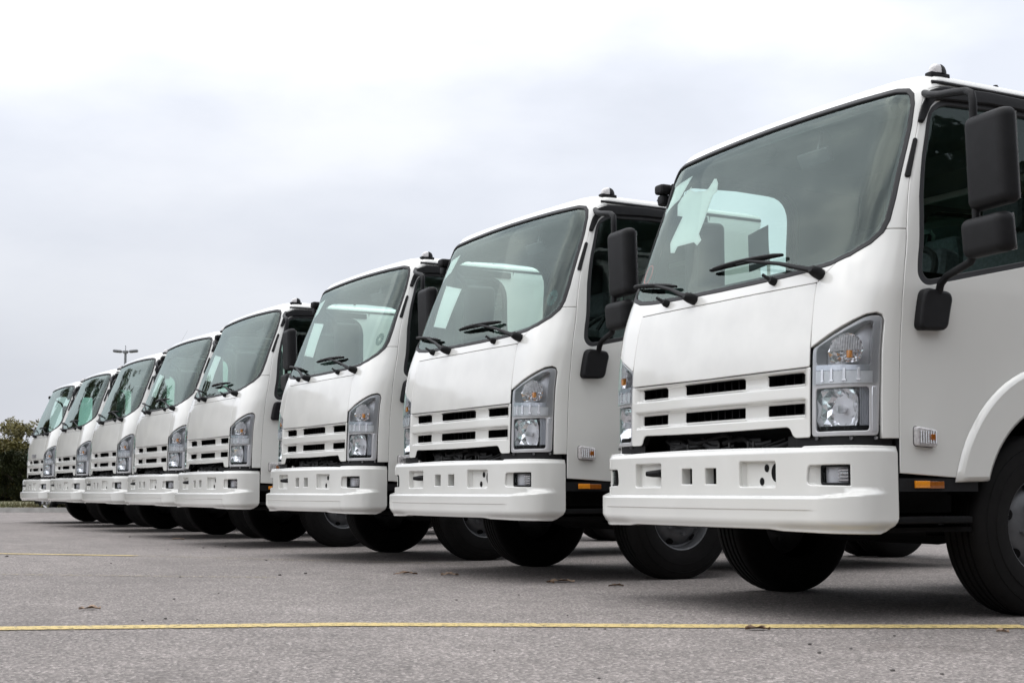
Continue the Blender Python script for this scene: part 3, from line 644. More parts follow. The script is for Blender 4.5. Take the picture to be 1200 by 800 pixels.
    bl = panel('mirror_arm', S, mir(br), [], M['black'], T, off=.055, gap=0, bev=.014, depth=.054, step=.03)
    mb = MB(); mb.tube([(-1.03, .49, 1.385), (-1.08, .52, 1.44), (-1.12, .60, 1.50), (-1.13, .72, 1.55), (-1.13, .74, 1.8), (-1.13, .74, 2.05), (-1.12, .70, 2.13), (-1.08, .60, 2.18), (-1.0, .53, 2.21), (-.93, .50, 2.23)], .0165, 12)
    mb.box((-1.015, .49, 2.225), (.08, .08, .055), bev=.02); mb.box((-1.02, .50, 2.165), (.06, .07, .06), bev=.02); mb.build('mirror_tube', M['black'], bl)
    mhead((-1.11, .84, 1.885), .25, .42, 'mirror_head', 0, 1.45, bl); mhead((-1.11, .83, 1.58), .25, .20, 'mirror_head', 0, 1.45, bl)
    # --- wipers and washer nozzles
    def wiper(pu, pz, b0, b1, mid):
        w = empty('wiper', (0, 0, 0), 0, T); mb = MB()
        p = onS(S, pu, pz, 0); n_ = nrm(S, pu, pz)
        pts = [p+n_*.045, onS(S, pu+(mid[0]-pu)*.10, pz+(mid[1]-pz)*.10, .052), onS(S, pu+(mid[0]-pu)*.45, pz+(mid[1]-pz)*.5, .045), onS(S, mid[0], mid[1], .034)]
        mb.tube(pts, [.017, .013, .009, .007], 8); mb.build('wiper_arm', M['black'], w)
        mb = MB(); mb.tube([p-n_*.01, p+n_*.03, p+n_*.055, p+n_*.066], [.026, .026, .022, .012], 14); mb.build('wiper_pivot', M['black'], w)
        mb = MB(); N = 10
        mb.tube([onS(S, b0[0]+(b1[0]-b0[0])*i/N, b0[1]+(b1[1]-b0[1])*i/N, .012) for i in range(N+1)], .0065, 6)
        mb.tube([onS(S, b0[0]+(b1[0]-b0[0])*i/N, b0[1]+(b1[1]-b0[1])*i/N, .020+.016*math.sin(PI*i/N)) for i in range(N+1)], [.004]+[.009]*(N-1)+[.004], 6)
        for t in (.2, .36, .64, .8): mb.tube([onS(S, b0[0]+(b1[0]-b0[0])*t, b0[1]+(b1[1]-b0[1])*t, .010), onS(S, b0[0]+(b1[0]-b0[0])*(t), b0[1]+(b1[1]-b0[1])*(t), .032)], .008, 6)
        mb.build('wiper_blade', M['black'], w)
    wiper(.700, 1.487, (-.111, 1.612), (.425, 1.612), (.17, 1.612)); wiper(-.200, 1.482, (-.90, 1.635), (-.396, 1.572), (-.60, 1.598))
    for pu, pz in ((.405, 1.492), (-.450, 1.492)):
        mb = MB(); p = onS(S, pu, pz, 0); n_ = nrm(S, pu, pz)
        mb.tube([p-n_*.01, p+n_*.018, p+n_*.032], [.019, .019, .012], 12); mb.tube([p+n_*.02, p+n_*.05+Vector((-.03, 0, .02))], [.010, .007], 8); mb.build('washer_nozzle', M['black'], T)
    # --- interior
    mb = MB()
    mb.add([S(u, 1.49)-Vector((0, -.03, 0)) for u in [i*.1-1 for i in range(21)]]+[Vector(((i*.1-1)*.93, .78, 1.49)) for i in range(21)]+[Vector(((i*.1-1)*.93, .82, 1.30)) for i in range(21)],
           [[a*21+i, a*21+i+1, (a+1)*21+i+1, (a+1)*21+i] for a in range(2) for i in range(20)], True)
    mb.box((.46, .62, 1.53), (.42, .26, .10), bev=.03); mb.box((-.30, .66, 1.505), (.5, .2, .05), bev=.02); mb.build('dashboard', M['dash'], T)
    mb = MB(); cc = Vector((.46, .80, 1.52)); Rm = Matrix.Rotation(math.radians(55), 3, 'X'); vs = [cc+Rm @ Vector((.215*math.cos(a*PI/12), .215*math.sin(a*PI/12), 0)) for a in range(25)]
    mb.tube(vs, .016, 8, False); mb.tube([cc, cc+Rm @ Vector((0, 0, -.25))], .03, 8)
    for a in (0, 120, 240): mb.tube([cc, cc+Rm @ Vector((.2*math.cos(math.radians(a+90)), .2*math.sin(math.radians(a+90)), 0))], .014, 6)
    mb.build('steering_wheel', M['black'], T)
    for x, w_ in ((.46, .48), (-.05, .36), (-.52, .44)):
        s_ = MB(); s_.box((x, 1.18, 1.18), (w_, .48, .16), bev=.05); s_.box((x, 1.47, 1.50), (w_*.95, .13, .62), rot=Matrix.Rotation(-.18, 3, 'X'), bev=.05); s_.build('seat', M['seat'], T)
        if x != -.05: s_ = MB(); s_.box((x, 1.54, 1.92), (.26, .10, .18), rot=Matrix.Rotation(-.12, 3, 'X'), bev=.04); s_.build('headrest', M['seat'], T)
    mb = MB(); mb.box((0, 1.05, 1.02), (1.86, 1.5, .06)); mb.box((0, .42, 1.2), (1.80, .04, .5)); mb.build('cab_floor', M['dash'], T)
    mb = MB(); vs = []
    hl = [(-uy(1.80, 2.3)+2*uy(1.80, 2.3)*i/60) for i in range(61)]
    ringv = [onS(S, u, 2.30, -.05) for u in hl]; vs = ringv+[Vector((v.x*.9, .12+v.y*.9, 2.385)) for v in ringv]; n = len(ringv)
    mb.add(vs, [[i, (i+1) % n, n+(i+1) % n, n+i] for i in range(n)]+[[n+i for i in range(n)]], False); mb.build('headliner', M['liner'], T)
    for x in (.45, -.45): mb = MB(); mb.box((x, .60, 2.305), (.46, .05, .13), rot=Matrix.Rotation(.9, 3, 'X'), bev=.015); mb.build('sun_visor', M['liner'], T)
    mb = MB(); mb.box((.18, .56, 2.16), (.22, .03, .075), rot=Matrix.Rotation(.5, 3, 'X'), bev=.012); mb.tube([(.18, .58, 2.18), (.18, .60, 2.29)], .012, 8); mb.build('rear_view_mirror', M['rim'], T)
    rp = [(-.95, .62), (.95, .62), (.995, 1.3), (.90, 2.36), (-.90, 2.36), (-.995, 1.3)]; rh = rnd([(-.68, 1.72), (.68, 1.72), (.66, 2.16), (-.66, 2.16)], .07)
    rw = panel('rear_wall', SR, rp, [rh], body, T, gap=0, bev=.002, depth=.03, step=.12)
    panel('rear_wall_lining', SR, rp, [inset(rh, -.01)], M['liner'], rw, off=-.035, gap=.02, bev=.001, depth=.002, step=.15)
    panel('rear_window', SR, rh, [], M['sideglass'], rw, off=-.02, gap=0, bev=.001, depth=.002, step=.2)
    # --- chassis and wheels
    mb = MB()
    for x in (.36, -.36): mb.box((x, 2.75, .62), (.07, 5.1, .20))
    for y in (2.0, 2.9, 3.6, 4.3, 5.2): mb.box((0, y, .62), (.70, .08, .14))
    mb.build('chassis_frame', M['dark'], T)
    mb = MB(); mb.box((0, .85, .68), (1.20, 1.0, .50), bev=.05); mb.box((0, 1.6, .70), (1.5, .5, .40), bev=.05); mb.box((0, .75, .50), (.5, .5, .24), bev=.05); mb.box((0, 1.75, .56), (.36, .9, .32), bev=.05); mb.build('engine', M['dark'], T)
    mb = MB(); mb.tube([(-.75, 1.13, .40), (-.35, 1.13, .34), (.35, 1.13, .34), (.75, 1.13, .40)], .045, 8); mb.box((.0, .86, .42), (1.2, .05, .05)); mb.build('front_axle', M['dark'], T)
    mb = MB(); mb.tube([(-.85, 4.5, .40), (.85, 4.5, .40)], .07, 10); mb.lathe([(0, -.2), (.16, -.12), (.2, 0), (.16, .12), (0, .2)], (0, 4.5, .40), 'X', 16); mb.build('rear_axle', M['dark'], T)
    mb = MB(); mb.box((0, .45, .388), (1.84, .66, .02)); mb.build('front_light_block', M['dark'], T); mb = MB(); mb.box((0, 1.32, .36), (1.26, 1.08, .02)); mb.build('belly_light_block', M['dark'], T); mb = MB(); mb.box((0, 3.0, .56), (1.7, 2.0, .36), bev=.06); mb.build('deck_light_block', M['dark'], T)  # added slabs that block light and darken the ground below the truck
    for x in (.62, -.62): 
        mb = MB(); mb.box((x, 2.6, .58), (.42, .7, .36), bev=.06); mb.build('fuel_tank' if x > 0 else 'battery_box', M['dark'], T)
    for x in (.80, -.80):                                 # inner wings over the front wheels
        mb = MB(); vs = []; a_ = [math.radians(10+160*i/14) for i in range(15)]
        for dx in (-.17, .15): vs += [(x+dx*(1 if x > 0 else -1), 1.20+.52*math.cos(a), .45+.50*math.sin(a)) for a in a_]
        mb.add(vs, [[i, i+1, 15+i+1, 15+i] for i in range(14)], True); mb.build('wheel_arch_liner', M['dark'], T)
    for x in (.55, -.55):
        for y in (1.62,):
            mb = MB(); mb.box((x+(.25 if x > 0 else -.25), y+.08, .52), (.30, .02, .40)); mb.build('mudguard', M['dark'], T)
    def wheel(x, y, side, rear=False):
        R = .405
        w = MB(); s_ = side
        # rim disc with hand holes, nuts and hub
        if rear: prof = [(.218, .105), (.209, .095), (.214, .06), (.205, .02), (.19, -.06), (.15, -.075), (.10, -.07), (.085, -.03), (.08, .02), (.04, .03), (0, .03)]
        else: prof = [(.218, .105), (.211, .100), (.205, .07), (.198, .045), (.186, .040), (.165, .062), (.13, .085), (.10, .088), (.078, .085), (.074, .115), (.05, .125), (0, .127)]
        w.lathe(prof, (0, 0, 0), 'X', 48, s_)
        fr = -.06 if rear else .088
        for j in range(6):
            a = 2*PI*j/6+.3; w.tube([(s_*(fr-.01), .118*math.cos(a), .118*math.sin(a)), (s_*(fr+.02), .118*math.cos(a), .118*math.sin(a))], .012, 6)
        wo = w.build('wheel', M['rim'], T); wo.location = (x, y, R-.006)
        for j in range(6):
            h = MB(); a = 2*PI*(j+.5)/6+.3; q = .176; nn = (s_*(.058 if not rear else -.060), q*math.cos(a), q*math.sin(a))
            for_d = .004*s_
            c0 = Vector(nn)+Vector((for_d, 0, 0)); er = Vector((0, math.cos(a), math.sin(a))); et = Vector((0, -math.sin(a), math.cos(a)))
            sl_n = Vector((s_*.02, 0, 0))
            vs = [c0+et*.026*math.cos(b)+er*.017*math.sin(b)-sl_n*math.sin(b)*.6 for b in [2*PI*i/14 for i in range(14)]]
            h.add(vs, [list(range(14))], False)
            h.build('hand_hole', M['dark'], wo)
        t = MB(); Wd = .105
        tp = [(.208, .085), (.220, .108), (.250, .117), (.300, .120), (.340, .117), (.365, .110), (.378, .106), (.392, .098), (.4005, .088), (.4045, .070)]
        grooves = []
        for g in (.052, .018, -.018, -.052): grooves += [(.405, g+.007), (.396, g+.005), (.396, g-.005), (.405, g-.007)]
        tp = tp+grooves+[(r, -a) for r, a in tp[::-1]]
        t.lathe(tp, (0, 0, 0), 'X', 64, s_); t.build('tyre', M['tyre'], wo, 30)
        if not rear:
            r2 = MB(); r2.lathe([(.301, .1195), (.303, .1225), (.305, .1195)], (0, 0, 0), 'X', 64, s_); r2.lathe([(.352, .113), (.354, .116), (.356, .112)], (0, 0, 0), 'X', 64, s_); r2.build('tyre_ridge', M['tyre'], wo)
    for s_ in (1, -1):
        wheel(s_*.845, 1.165, s_); wheel(s_*.86, 4.5, s_, True); wheel(s_*.585, 4.5, s_, True)
    # --- guard rail standing behind the cab
    mb = MB()
    for x in (-.3, -.1, .1, .3, .5):
        mb.tube([(x, 2.05, .75), (x, 2.05, 2.22), (x, 2.07, 2.27), (x, 2.12, 2.30), (x, 2.22, 2.30), (x, 2.27, 2.27), (x, 2.29, 2.22), (x, 2.29, .75)], .013, 8)
    mb.build('rear_guard', M['paint'], T)
    # --- round print on the glass
    mb = MB()
    for j in range(14):
        a = 2*PI*j/14; c = (.872, 1.728)
        q = [(c[0]+r*math.cos(a+d), c[1]+r*1.5*math.sin(a+d)) for r, d in ((.008, -.12), (.034, -.16), (.034, .16), (.008, .12))]
        mb.add([onS(S, u, z, -.009) for u, z in q], [[0, 1, 2, 3]], False)
    T['_dec'] = 1
    dec = mb.build('round_sticker', M['teal'], T); del T['_dec']
    return T
truck = build_truck()
def kids(o): return [c for c in ALL if c.parent == o]
POS = [(0, 0, -.023), (-2.828, .092, .011), (-5.492, .129, .013), (-8.546, .183, .004), (-11.276, .336, .010), (-14.14, .451, .011), (-16.949, .525, .013), (-19.725, .591, -.001)]
LAB = ['white cab truck nearest the camera, cut off by the right edge', 'white cab truck second from the right, blank paper sheet behind windshield', 'white cab truck third from the right, partly behind the second',
       'white cab truck fourth from the right, its full face in view', 'white cab truck fifth from the right, windshield half overlapped', 'white cab truck third from the left, dark trees mirrored in windshield',
       'white cab truck second from the left, between the last and sixth trucks', 'white cab truck farthest left, end of the row with grey hood letters']
TRK = []
ALL = list(COL.objects)
def copy_tree(o, parent=None, skip=()):
    c = o.copy(); COL.objects.link(c); c.parent = parent
    for ch in kids(o):
        if ch.name.split('.')[0] in skip: continue
        copy_tree(ch, c)
    return c
for i, (x, y, h) in enumerate(POS):
    sk = ()
    if i >= 3: sk = ('round_sticker',)
    if i == 0: o = truck
    else: o = copy_tree(truck, None, sk)
    for ch in [c for c in COL.objects if c.parent == o and c.name.startswith('wheel') and not c.name.startswith('wheel_')]: ch.rotation_euler = (random.uniform(0, 6.28), 0, 0)
    o.location = (x, y, 0); o.rotation_euler = (0, 0, math.atan(h)); tag(o, LAB[i], 'truck', 'white cab trucks parked in a row'); TRK.append(o)
for ch in kids(truck):
    if ch.name.startswith('round_sticker'): bpy.data.objects.remove(ch)
def wpt(i, p):
    x, y, h = POS[i]; h = math.atan(h); return Vector((p[0]*math.cos(h)-p[1]*math.sin(h)+x, p[0]*math.sin(h)+p[1]*math.cos(h)+y, p[2]))

# grey letters on the hood of the last truck
def letters(parent):
    G = {'I': [[(.5, 0), (.5, 1)]], 'S': [[(1, 1), (0, 1), (0, .5), (1, .5), (1, 0), (0, 0)]], 'U': [[(0, 1), (0, 0), (1, 0), (1, 1)]], 'Z': [[(0, 1), (1, 1), (0, 0), (1, 0)]]}
    q = MB(); x = -.19
    for c in 'ISUZU':
        w = .03 if c == 'I' else .062
        for st in G[c]:
            for a, b in zip(st, st[1:]):
                A_ = onS(S, x+a[0]*w, 1.118+a[1]*.048, .004); B_ = onS(S, x+b[0]*w, 1.118+b[1]*.048, .004); q.tube([A_, B_], .007, 6)
        x += w+.022
    q.build('hood_letters', M['badge'], parent)
letters(TRK[7])
# thin whip aerial on the fifth-from-left cab
q = MB(); q.tube([(-.80, .62, 2.38), (-.80, .66, 2.46), (-.79, .72, 2.58)], [.005, .003, .002], 6); q.build('whip_aerial', M['metal'], TRK[4])

# ---------------------------------------------------------------- papers taped inside the windshields
def paper(i, poly, name, label, m='paper', cat='paper sheet', off=-.012, group=None):
    mb = MB(); P = densify(poly, .06)
    n0 = MB(); panel('x', S, P, [], None, None, off=off, gap=0, bev=.0004, depth=.0012, step=.05, mb=n0)
    base = wpt(i, S(poly[0][0], poly[0][1])); h = math.atan(POS[i][2])
    o = MB(); inv = Matrix.Rotation(0, 3, 'Z')
    o.add([wpt(i, v)-base for v in n0.v], n0.f, False)
    ob = o.build(name, M[m], None); ob.location = base; return tag(ob, label, cat, group)
paper(0, [(-.668, 2.167), (-.66, 2.145), (-.599, 2.124), (-.50, 2.11), (-.468, 2.118), (-.44, 2.165), (-.415, 2.160), (-.382, 2.128), (-.365, 2.084), (-.393, 2.066), (-.392, 2.0), (-.384, 1.927), (-.388, 1.859), (-.34, 1.817), (-.365, 1.793), (-.411, 1.818), (-.573, 1.821), (-.583, 1.788), (-.628, 1.795), (-.67, 1.855), (-.642, 1.996), (-.709, 2.014), (-.759, 2.083), (-.74, 2.12), (-.712, 2.134)],
      'torn_paper', 'ragged white paper taped inside the nearest windshield')
GS = 'blank paper sheets behind the windshields'
paper(1, [(-.74, 2.011), (-.408, 1.946), (-.428, 1.666), (-.674, 1.705)], 'paper_sheet', 'tilted blank white sheet behind second truck windshield', group=GS)
paper(2, [(-.749, 2.028), (-.432, 1.986), (-.351, 1.683), (-.636, 1.725)], 'paper_sheet', 'tilted blank white sheet behind third truck windshield', group=GS)
paper(3, [(-.70, 2.0), (-.36, 1.95), (-.30, 1.68), (-.62, 1.72)], 'paper_sheet', 'tilted blank white sheet behind fourth truck windshield', group=GS)
paper(4, [(-.70, 2.0), (-.36, 1.95), (-.30, 1.68), (-.62, 1.72)], 'paper_sheet', 'tilted blank white sheet behind fifth truck windshield', group=GS)
for i, nm in ((0, 'nearest'), (1, 'second'), (2, 'third')):
    paper(i, [(-.905, 2.20), (-.70, 2.235), (-.76, 2.115), (-.905, 2.05)], 'paper_label', 'small white label in upper left corner of %s windshield' % nm, cat='label')
paper(0, [(.02, 1.80), (.16, 1.83), (.26, 1.62), (.12, 1.60)], 'dark_card', 'dark grey card leaning behind the nearest windshield above the wiper', 'papergrey', 'card', -.05)
rr_ = ring((-.80, 1.70), .035, 18, .05)
q = MB(); q.tube([wpt(0, onS(S, u, z, -.011))-wpt(0, onS(S, -.80, 1.70)) for u, z in rr_+rr_[:1]], .004, 5); o = q.build('red_ring_sticker', M['red']); o.location = wpt(0, onS(S, -.80, 1.70)); tag(o, 'small red ring sticker in the nearest windshield corner', 'sticker')

# ---------------------------------------------------------------- ground, lines, verge
def sheet(name, pts, z, m, kind='structure'):
    me = bpy.data.meshes.new(name); me.from_pydata([(x, y, z) for x, y in pts], [], [list(range(len(pts)))]); me.update(); o = link(name, me, m); o['kind'] = kind; return o
sheet('ground', [(-600, -600), (600, -600), (600, 600), (-600, 600)], 0, M['asphalt'])
def line(name, pts, w, m, z=.004):
    q = MB(); vs = []
    for i, p in enumerate(pts):
        d = (Vector(pts[min(i+1, len(pts)-1)])-Vector(pts[max(i-1, 0)])).normalized(); n = Vector((-d.y, d.x))*w/2; p = Vector(p)
        vs += [(p.x+n.x, p.y+n.y, z), (p.x-n.x, p.y-n.y, z)]
    q.add(vs, [[2*i, 2*i+1, 2*i+3, 2*i+2] for i in range(len(pts)-1)], False); o = q.build(name, m); o['kind'] = 'structure'; return o
def ext(a, b, t): return (a[0]+(b[0]-a[0])*t, a[1]+(b[1]-a[1])*t)
A_, B_ = (-.691, -3.003), (1.28, .66)
line('road_line', [ext(A_, B_, -1.2), A_, (-.169, -1.727), (.2, -1.119), (.586, -.532), B_], .145, M['yellow'])
line('road_line', [(-9.4, -3.4), (-7.848, -2.002), (-6.701, -.916)], .11, M['yellow'])
line('road_line', [(-6.701, -.916), (-5.171, .132), (-4.2, .9)], .10, M['yellow_faint'])
line('road_line', [(-5.4, -3.4), (-4.567, -2.461), (-3.3, -.9)], .09, M['yellow_faint'])
VD = Vector((.489, .868)); VN = Vector((-.868, .489)); V0 = Vector((-33.2, .2))
def vp(a, b): p = V0+VD*a+VN*b; return (p.x, p.y)
q = MB(); a, b, c, d = vp(-45, 0), vp(70, 0), vp(70, .15), vp(-45, .15)
q.add([(*a, 0), (*b, 0), (*b, .12), (*a, .12), (*d, .12), (*c, .12)], [[0, 1, 2, 3], [3, 2, 5, 4]], False); o = q.build('kerb', M['kerb']); o['kind'] = 'structure'
q = MB(); vs = []; na, nb = 60, 14
for i in range(na+1):
    for j in range(nb+1):
        al = -45+115*i/na; be = .15+60*j/nb; p = vp(al, be); vs.append((*p, .118+.0*be+.06*noise.noise(Vector((al*.5, be*.5, 0)))*(j > 0)))
q.add(vs, [[i*(nb+1)+j, (i+1)*(nb+1)+j, (i+1)*(nb+1)+j+1, i*(nb+1)+j+1] for i in range(na) for j in range(nb)], True); o = q.build('verge', M['grass']); o['kind'] = 'structure'
q = MB(); rr = random.Random(5)
for i in range(5000):
    p = vp(rr.uniform(-8, 12), .2+abs(rr.gauss(0, 1.6))); a = rr.uniform(0, PI); h = rr.uniform(.06, .22); w = .02
    q.add([(p[0]-w*math.cos(a), p[1]-w*math.sin(a), .1), (p[0]+w*math.cos(a), p[1]+w*math.sin(a), .1), (p[0]+rr.gauss(0, .05), p[1]+rr.gauss(0, .05), .1+h)], [[0, 1, 2]], False)
o = q.build('grass', M['grass']); tag(o, 'rough olive grass along the far kerb', 'grass', kind='stuff')

# ---------------------------------------------------------------- trees
def tree_mesh(seed, h, wd, m, nleaf=9000, ls=.23):
    r = random.Random(seed); root = bpy.data.objects.new('tree', None)
    t = MB(); lean = (r.uniform(-.3, .3), r.uniform(-.3, .3))
    t.tube([(0, 0, 0), (lean[0]*.3, lean[1]*.3, h*.3), (lean[0], lean[1], h*.75)], [.16, .12, .05], 8)
    blobs = []
    for i in range(40):
        a = r.uniform(0, 2*PI); zz = r.uniform(.06, .90); rad = wd*.5*math.sqrt(max(.05, 1-((zz-.45)/.55)**2))*math.sqrt(r.random())
        b = Vector((rad*math.cos(a), rad*math.sin(a), zz*h)); blobs.append((b, r.uniform(.13, .26)*wd*.62))
        if i % 3 == 0: t.tube([(lean[0]*.4, lean[1]*.4, h*.3*min(1, zz*1.4)), tuple(b)], [.05, .015], 5)
    lv = MB()
    for i in range(nleaf):
        b, rad = blobs[r.randrange(len(blobs))]
        d = Vector((r.gauss(0, 1), r.gauss(0, 1), r.gauss(0, 1))).normalized()*rad*(r.random()**.4); d.z *= .8
        p = b+d
        if p.z < .05: continue
        x = Vector((r.gauss(0, 1), r.gauss(0, 1), r.gauss(0, 1))).normalized(); y = x.orthogonal().normalized(); s = ls*r.uniform(.5, 1.2)
        lv.add([p-x*s*.5, p+y*s*.28, p+x*s*.5, p-y*s*.28], [[0, 1, 2, 3]], False)
    return t, lv, m
def build_tree(seed, h, wd, m, **k):
    t, lv, m = tree_mesh(seed, h, wd, m, **k); root = empty('broadleaf_tree')
    t.build('trunk', M['bark'], root); lv.build('crown', M[m], root); return root
PROT = [build_tree(11, 4.6, 4.6, 'fol1'), build_tree(12, 4.2, 5.0, 'fol2'), build_tree(13, 4.8, 4.2, 'fol3'), build_tree(14, 3.6, 4.8, 'fol1')]
ALL = list(COL.objects)
used = set()
def put_tree(k, x, y, s, rz, label, group, z=0):
    o = PROT[k] if k not in used else copy_tree(PROT[k]); used.add(k)
    o.location = (x, y, z); o.rotation_euler = (0, 0, rz); o.scale = (s, s, s); tag(o, label, 'tree', group)
GT = 'trees beyond the far kerb'
TL = 'bushy tree in the belt beyond the kerb, behind the last truck'
rr = random.Random(21)
CAMP = Vector((5.256, -3.985)); FWD = Vector((-.8713, .4908)).normalized(); RT = Vector((.4908, .8713))
def gpos(px, dist): p = CAMP+FWD*dist+RT*(px-600)/1631.2*dist; return p.x, p.y
VIEW = [(-60, 66, 2, 0.74, 'brown tinged tree just outside left'), (-4, 68, 2, 0.69, 'brownish tree at the left edge of the picture'), (22, 64, 0, 0.72, 'olive tree left of the last truck, second in the belt'), (47, 70, 0, 0.98, 'tallest olive tree, its crown touching the last truck'), (78, 66, 1, 0.76, 'dark green tree hidden behind the last truck'),
        (8, 58, 1, 0.53, 'low dark bushy tree at the foot of the belt'), (33, 57, 1, 0.56, 'dark low tree in front of the olive crowns'), (60, 60, 3, 0.59, 'rounded olive tree low beside the last truck'), (-28, 60, 3, 0.60, 'olive tree low at the picture edge'), (110, 70, 0, 0.76, 'olive tree far behind the last trucks'), (145, 72, 1, 0.76, 'dark tree far behind the lamp post foot')]
for px, d, k, s, lb in VIEW:
    x, y = gpos(px, d); put_tree(k, x, y, s, rr.uniform(0, 6), lb, GT, -.1)
for i in range(26):                                       # the belt goes on outside the picture, round the front of the lot
    ang = math.radians(-172+i*4.6); R_ = rr.uniform(52, 66); x = -12+R_*math.cos(ang); y = 6+R_*math.sin(ang)
    put_tree(rr.randrange(4), x, y, rr.uniform(1.3, 2.1), rr.uniform(0, 6), 'tree of the belt round the front of the lot', 'trees round the front of the lot')
for i in range(26):                                       # taller trees off to the left, mirrored in the far windshields
    x, y = gpos(-360-(i % 13)*95-(i//13)*40, rr.uniform(40, 46)+(i//13)*7); put_tree(rr.randrange(4), x, y, rr.uniform(2.1, 2.7), rr.uniform(0, 6), 'tall tree left of the lot, mirrored in the far windshields', 'tall trees left of the lot')
for i in range(12):  # unseen trees added to keep low sky light from under the trucks
    x, y = gpos(420+i*110, rr.uniform(34, 40)); put_tree(rr.randrange(4), x, y, rr.uniform(.9, 1.05), rr.uniform(0, 6), 'unseen bushy tree added behind the trucks to block low sky light', 'unseen light-blocking trees behind the row')
for i, (x_, y_, q_) in enumerate(((17, 21, 2.1), (23, 17, 2.3), (14, 27, 2.0), (27, 24, 2.4))): put_tree(i, x_, y_, q_, i*1.7, 'tall tree behind right of the lot, mirrored in the near side window', 'tall trees behind the right of the lot')
for i in range(14):                                       # trees to the right of the lot, mirrored in the near door
    put_tree(rr.randrange(4), rr.uniform(21, 25)+(i % 2)*4, -26+i*4.2+rr.uniform(-1, 1), rr.uniform(2.3, 3.0), rr.uniform(0, 6), 'tree standing right of the lot, mirrored in the near door', 'trees right of the lot')

# ---------------------------------------------------------------- lamp post
x, y = gpos(145, 72)
lp = empty('street_lamp', (x, y, 0)); tag(lp, 'tall grey lamp post with two arms beyond the trucks', 'street lamp')
q = MB(); q.tube([(0, 0, 0), (0, 0, 4), (0, 0, 7.75)], [.11, .09, .06], 10); q.build('pole', M['galv'], lp)
q = MB(); q.tube([(0, 0, 7.65), (0, 0, 7.78)], .13, 10); q.tube([(0, 0, 7.8), (0, 0, 8.05)], .02, 6); q.tube([-RT.to_3d()*.35+Vector((0, 0, 7.74)), RT.to_3d()*.35+Vector((0, 0, 7.74))], .035, 6); q.build('cross_arm', M['galv'], lp)
for s in (-1, 1):
    q = MB(); c = RT.to_3d()*s*.42+Vector((0, 0, 7.76)); ang = math.atan2(RT.y, RT.x)
    Rm = Matrix.Rotation(ang, 3, 'Z') @ Matrix.Rotation(-.10*s, 3, 'Y'); q.box(c, (.44, .26, .15), rot=Rm, bev=.065); q.build('lamp_head', M['galv'], lp)

# ---------------------------------------------------------------- parked car beyond the row
def build_car():
    c = empty('parked_car'); L = 3.9
    # side profile (y from front -1.95 to rear), lofted across x with narrowing upper body
    low = [(-1.95, .32), (-1.97, .55), (-1.90, .72), (-1.0, .92), (1.80, .98), (1.95, .80), (1.95, .32)]
    def body(prof, w0, name, m, wfun=None):
        q = MB(); n = len(prof); vs = []
        for x_, k in ((-w0, .97), (-w0*.9, 1.0), (w0*.9, 1.0), (w0, .97)):
            for (yy, zz) in prof: vs.append((x_*(1 if not wfun else wfun(zz)), yy*k, .32+(zz-.32)*(1 if k == 1 else .97)))
        fs = [[a*n+i, a*n+(i+1) % n, (a+1)*n+(i+1) % n, (a+1)*n+i] for a in range(3) for i in range(n)]+[list(range(n)), [3*n+i for i in range(n)][::-1]]
        q.add(vs, fs, False); return q.build(name, m, c, 25)
    body(low, .84, 'body', M['carpaint'])
    body([(-.95, .925), (-.35, 1.36), (.2, 1.42), (1.3, 1.38), (1.78, .985)], .76, 'cabin_glass', M['carglass'], lambda z: 1-.16*max(0, (z-.95))/.45)
    q = MB(); q.box((0, .50, 1.425), (1.20, 1.5, .04), bev=.015)
    for sx in (-1, 1):
        for ya, za, yb, zb in ((-.93, .95, -.33, 1.38), (.35, .95, .40, 1.41), (1.76, 1.0, 1.30, 1.39)): q.tube([(sx*.765, ya, za), (sx*.655, yb, zb)], .03, 6)
    q.build('roof', M['carpaint'], c)
    q = MB(); q.box((0, 0, .27), (1.55, 3.5, .12)); q.build('underbody', M['dark'], c)
    for sx in (-1, 1):
        for yy in (-1.22, 1.25):
            w = MB(); w.lathe([(.19, .08), (.185, .06), (.16, .04), (.06, .06), (0, .065)], (0, 0, 0), 'X', 24, sx)
            for j in range(5): a = 2*PI*j/5; w.tube([(sx*.065, .04*math.cos(a), .04*math.sin(a)), (sx*.06, .17*math.cos(a), .17*math.sin(a))], .018, 6)
            wo = w.build('wheel', M['metal'], c); wo.location = (sx*.76, yy, .30)
            t = MB(); t.lathe([(.19, .08), (.22, .10), (.28, .09), (.30, .06), (.30, -.08), (.2, -.09)], (0, 0, 0), 'X', 28, sx); t.build('tyre', M['tyre'], wo)
        h = MB(); h.box((sx*.66, -1.93, .66), (.30, .08, .14), bev=.03); h.build('headlight', M['lampglass'], c)
        h = MB(); h.box((sx*.72, 1.90, .80), (.16, .08, .22), bev=.03); h.build('tail_light', M['red'], c)
        h = MB(); h.box((sx*.88, -.62, 1.0), (.14, .09, .10), bev=.03); h.build('wing_mirror', M['carpaint'], c)
    return c
x, y = gpos(124, 36)
pc = build_car(); pc.location = (x, y, 0); pc.rotation_euler = (0, 0, math.radians(-62)); tag(pc, 'rose silver parked car glimpsed under the farthest truck bumper', 'car')

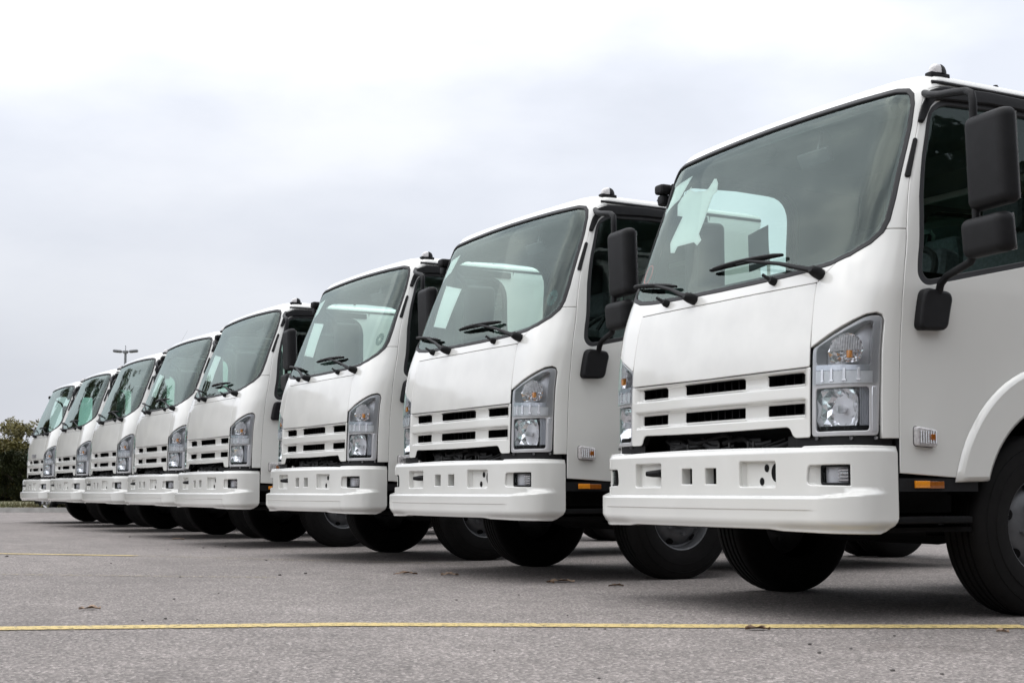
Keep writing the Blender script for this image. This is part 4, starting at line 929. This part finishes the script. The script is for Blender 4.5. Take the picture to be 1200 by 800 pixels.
# ---------------------------------------------------------------- litter on the asphalt
def gground(px, py):
    d = fw*1.0; r = Vector((math.cos(YAW), math.sin(YAW), 0)); u = r.cross(fw); v = fw+r*(px-600)/1631.2-u*(py-433.57)/1631.2
    t = -camo.location.z/v.z; return camo.location+v*t
def leaf(px, py, L, rz, label, m='leaf', name='dead_leaf', cat='leaf', grp='dead leaves on the asphalt'):
    r = random.Random(int(px*7+py)); q = MB(); N = 8; vs = []
    for i in range(N+1):
        t = i/N; w = L*.22*math.sin(PI*min(1, t*1.02))**.8; zc = .004+.009*(L/.15)*math.sin(PI*t)*r.uniform(.5, 1)
        vs += [((t-.5)*L, -w, zc+.012*r.random()), ((t-.5)*L, 0, zc), ((t-.5)*L, w, zc+.014*r.random())]
    fs = [[3*i+j, 3*i+3+j, 3*i+4+j, 3*i+1+j] for i in range(N) for j in (0, 1)]
    n = len(vs); vs2 = vs+[(a, b, c-.0015) for a, b, c in vs]; q.add(vs2, fs+[[k+n for k in f[::-1]] for f in fs], True)
    o = q.build(name, M[m]); p = gground(px, py); o.location = (p.x, p.y, 0); o.rotation_euler = (0, 0, rz); tag(o, label, cat, grp)
M['leaf2'] = mat('pale dead leaf', (.38, .27, .19), .8, noise_amt=.4, nscale=30)
leaf(657, 682, .17, .9, 'pale curled leaf on the asphalt below the second truck', 'leaf2'); leaf(645, 683, .07, .2, 'dark scrap beside the pale curled leaf below the second truck')
leaf(475, 673, .16, 1.1, 'flat brown leaf left of the middle of the lot, farther one'); leaf(527, 674, .12, 1.3, 'brown leaf on the asphalt left of the pale curled one', 'leaf2')
leaf(722, 687, .09, 1.2, 'dark red brown leaf under the nearest bumper left end'); leaf(888, 738, .10, 1.0, 'brown leaf lying at the near edge of the yellow line')
leaf(105, 714, .10, 1.2, 'thin grey leaf near the left edge above the yellow line', 'leaf2'); leaf(209, 632, .14, 1.0, 'small brown leaf in front of the fifth truck', 'leaf2')
leaf(1175, 741, .05, .5, 'tiny pale leaf at the right below the yellow line', 'leaf2')
rr = random.Random(9)
def pebble(px, py, s, i):
    q = MB(); bm = bmesh.new(); bmesh.ops.create_icosphere(bm, subdivisions=1, radius=s); r = random.Random(i)
    for v in bm.verts: v.co = Vector((v.co.x*r.uniform(.8, 1.3), v.co.y*r.uniform(.8, 1.3), v.co.z*r.uniform(.4, .7)))
    bm.verts.index_update(); q.add([v.co for v in bm.verts], [[v.index for v in f.verts] for f in bm.faces], False); bm.free()
    o = q.build('pebble', M['stone']); p = gground(px, py); o.location = (p.x, p.y, s*.35); tag(o, 'small dark pebble lying loose on the grey asphalt', 'pebble', 'dark pebbles on the asphalt')
PB = [(238, 642), (312, 656.5), (130, 660), (8, 652), (197, 644), (167, 727), (194, 725), (231, 726), (358, 672), (328, 674), (211, 676), (256, 695), (204, 702), (608, 697), (535, 703), (665, 721), (594, 733), (690, 737), (709, 737), (1046, 786), (1104, 790), (949, 755), (997, 760), (960, 765), (579, 762), (702, 795), (264, 640), (152, 629), (1048, 745)]
for i, (px, py) in enumerate(PB): pebble(px, py, rr.uniform(.004, .009) if py > 690 else rr.uniform(.008, .015), i)
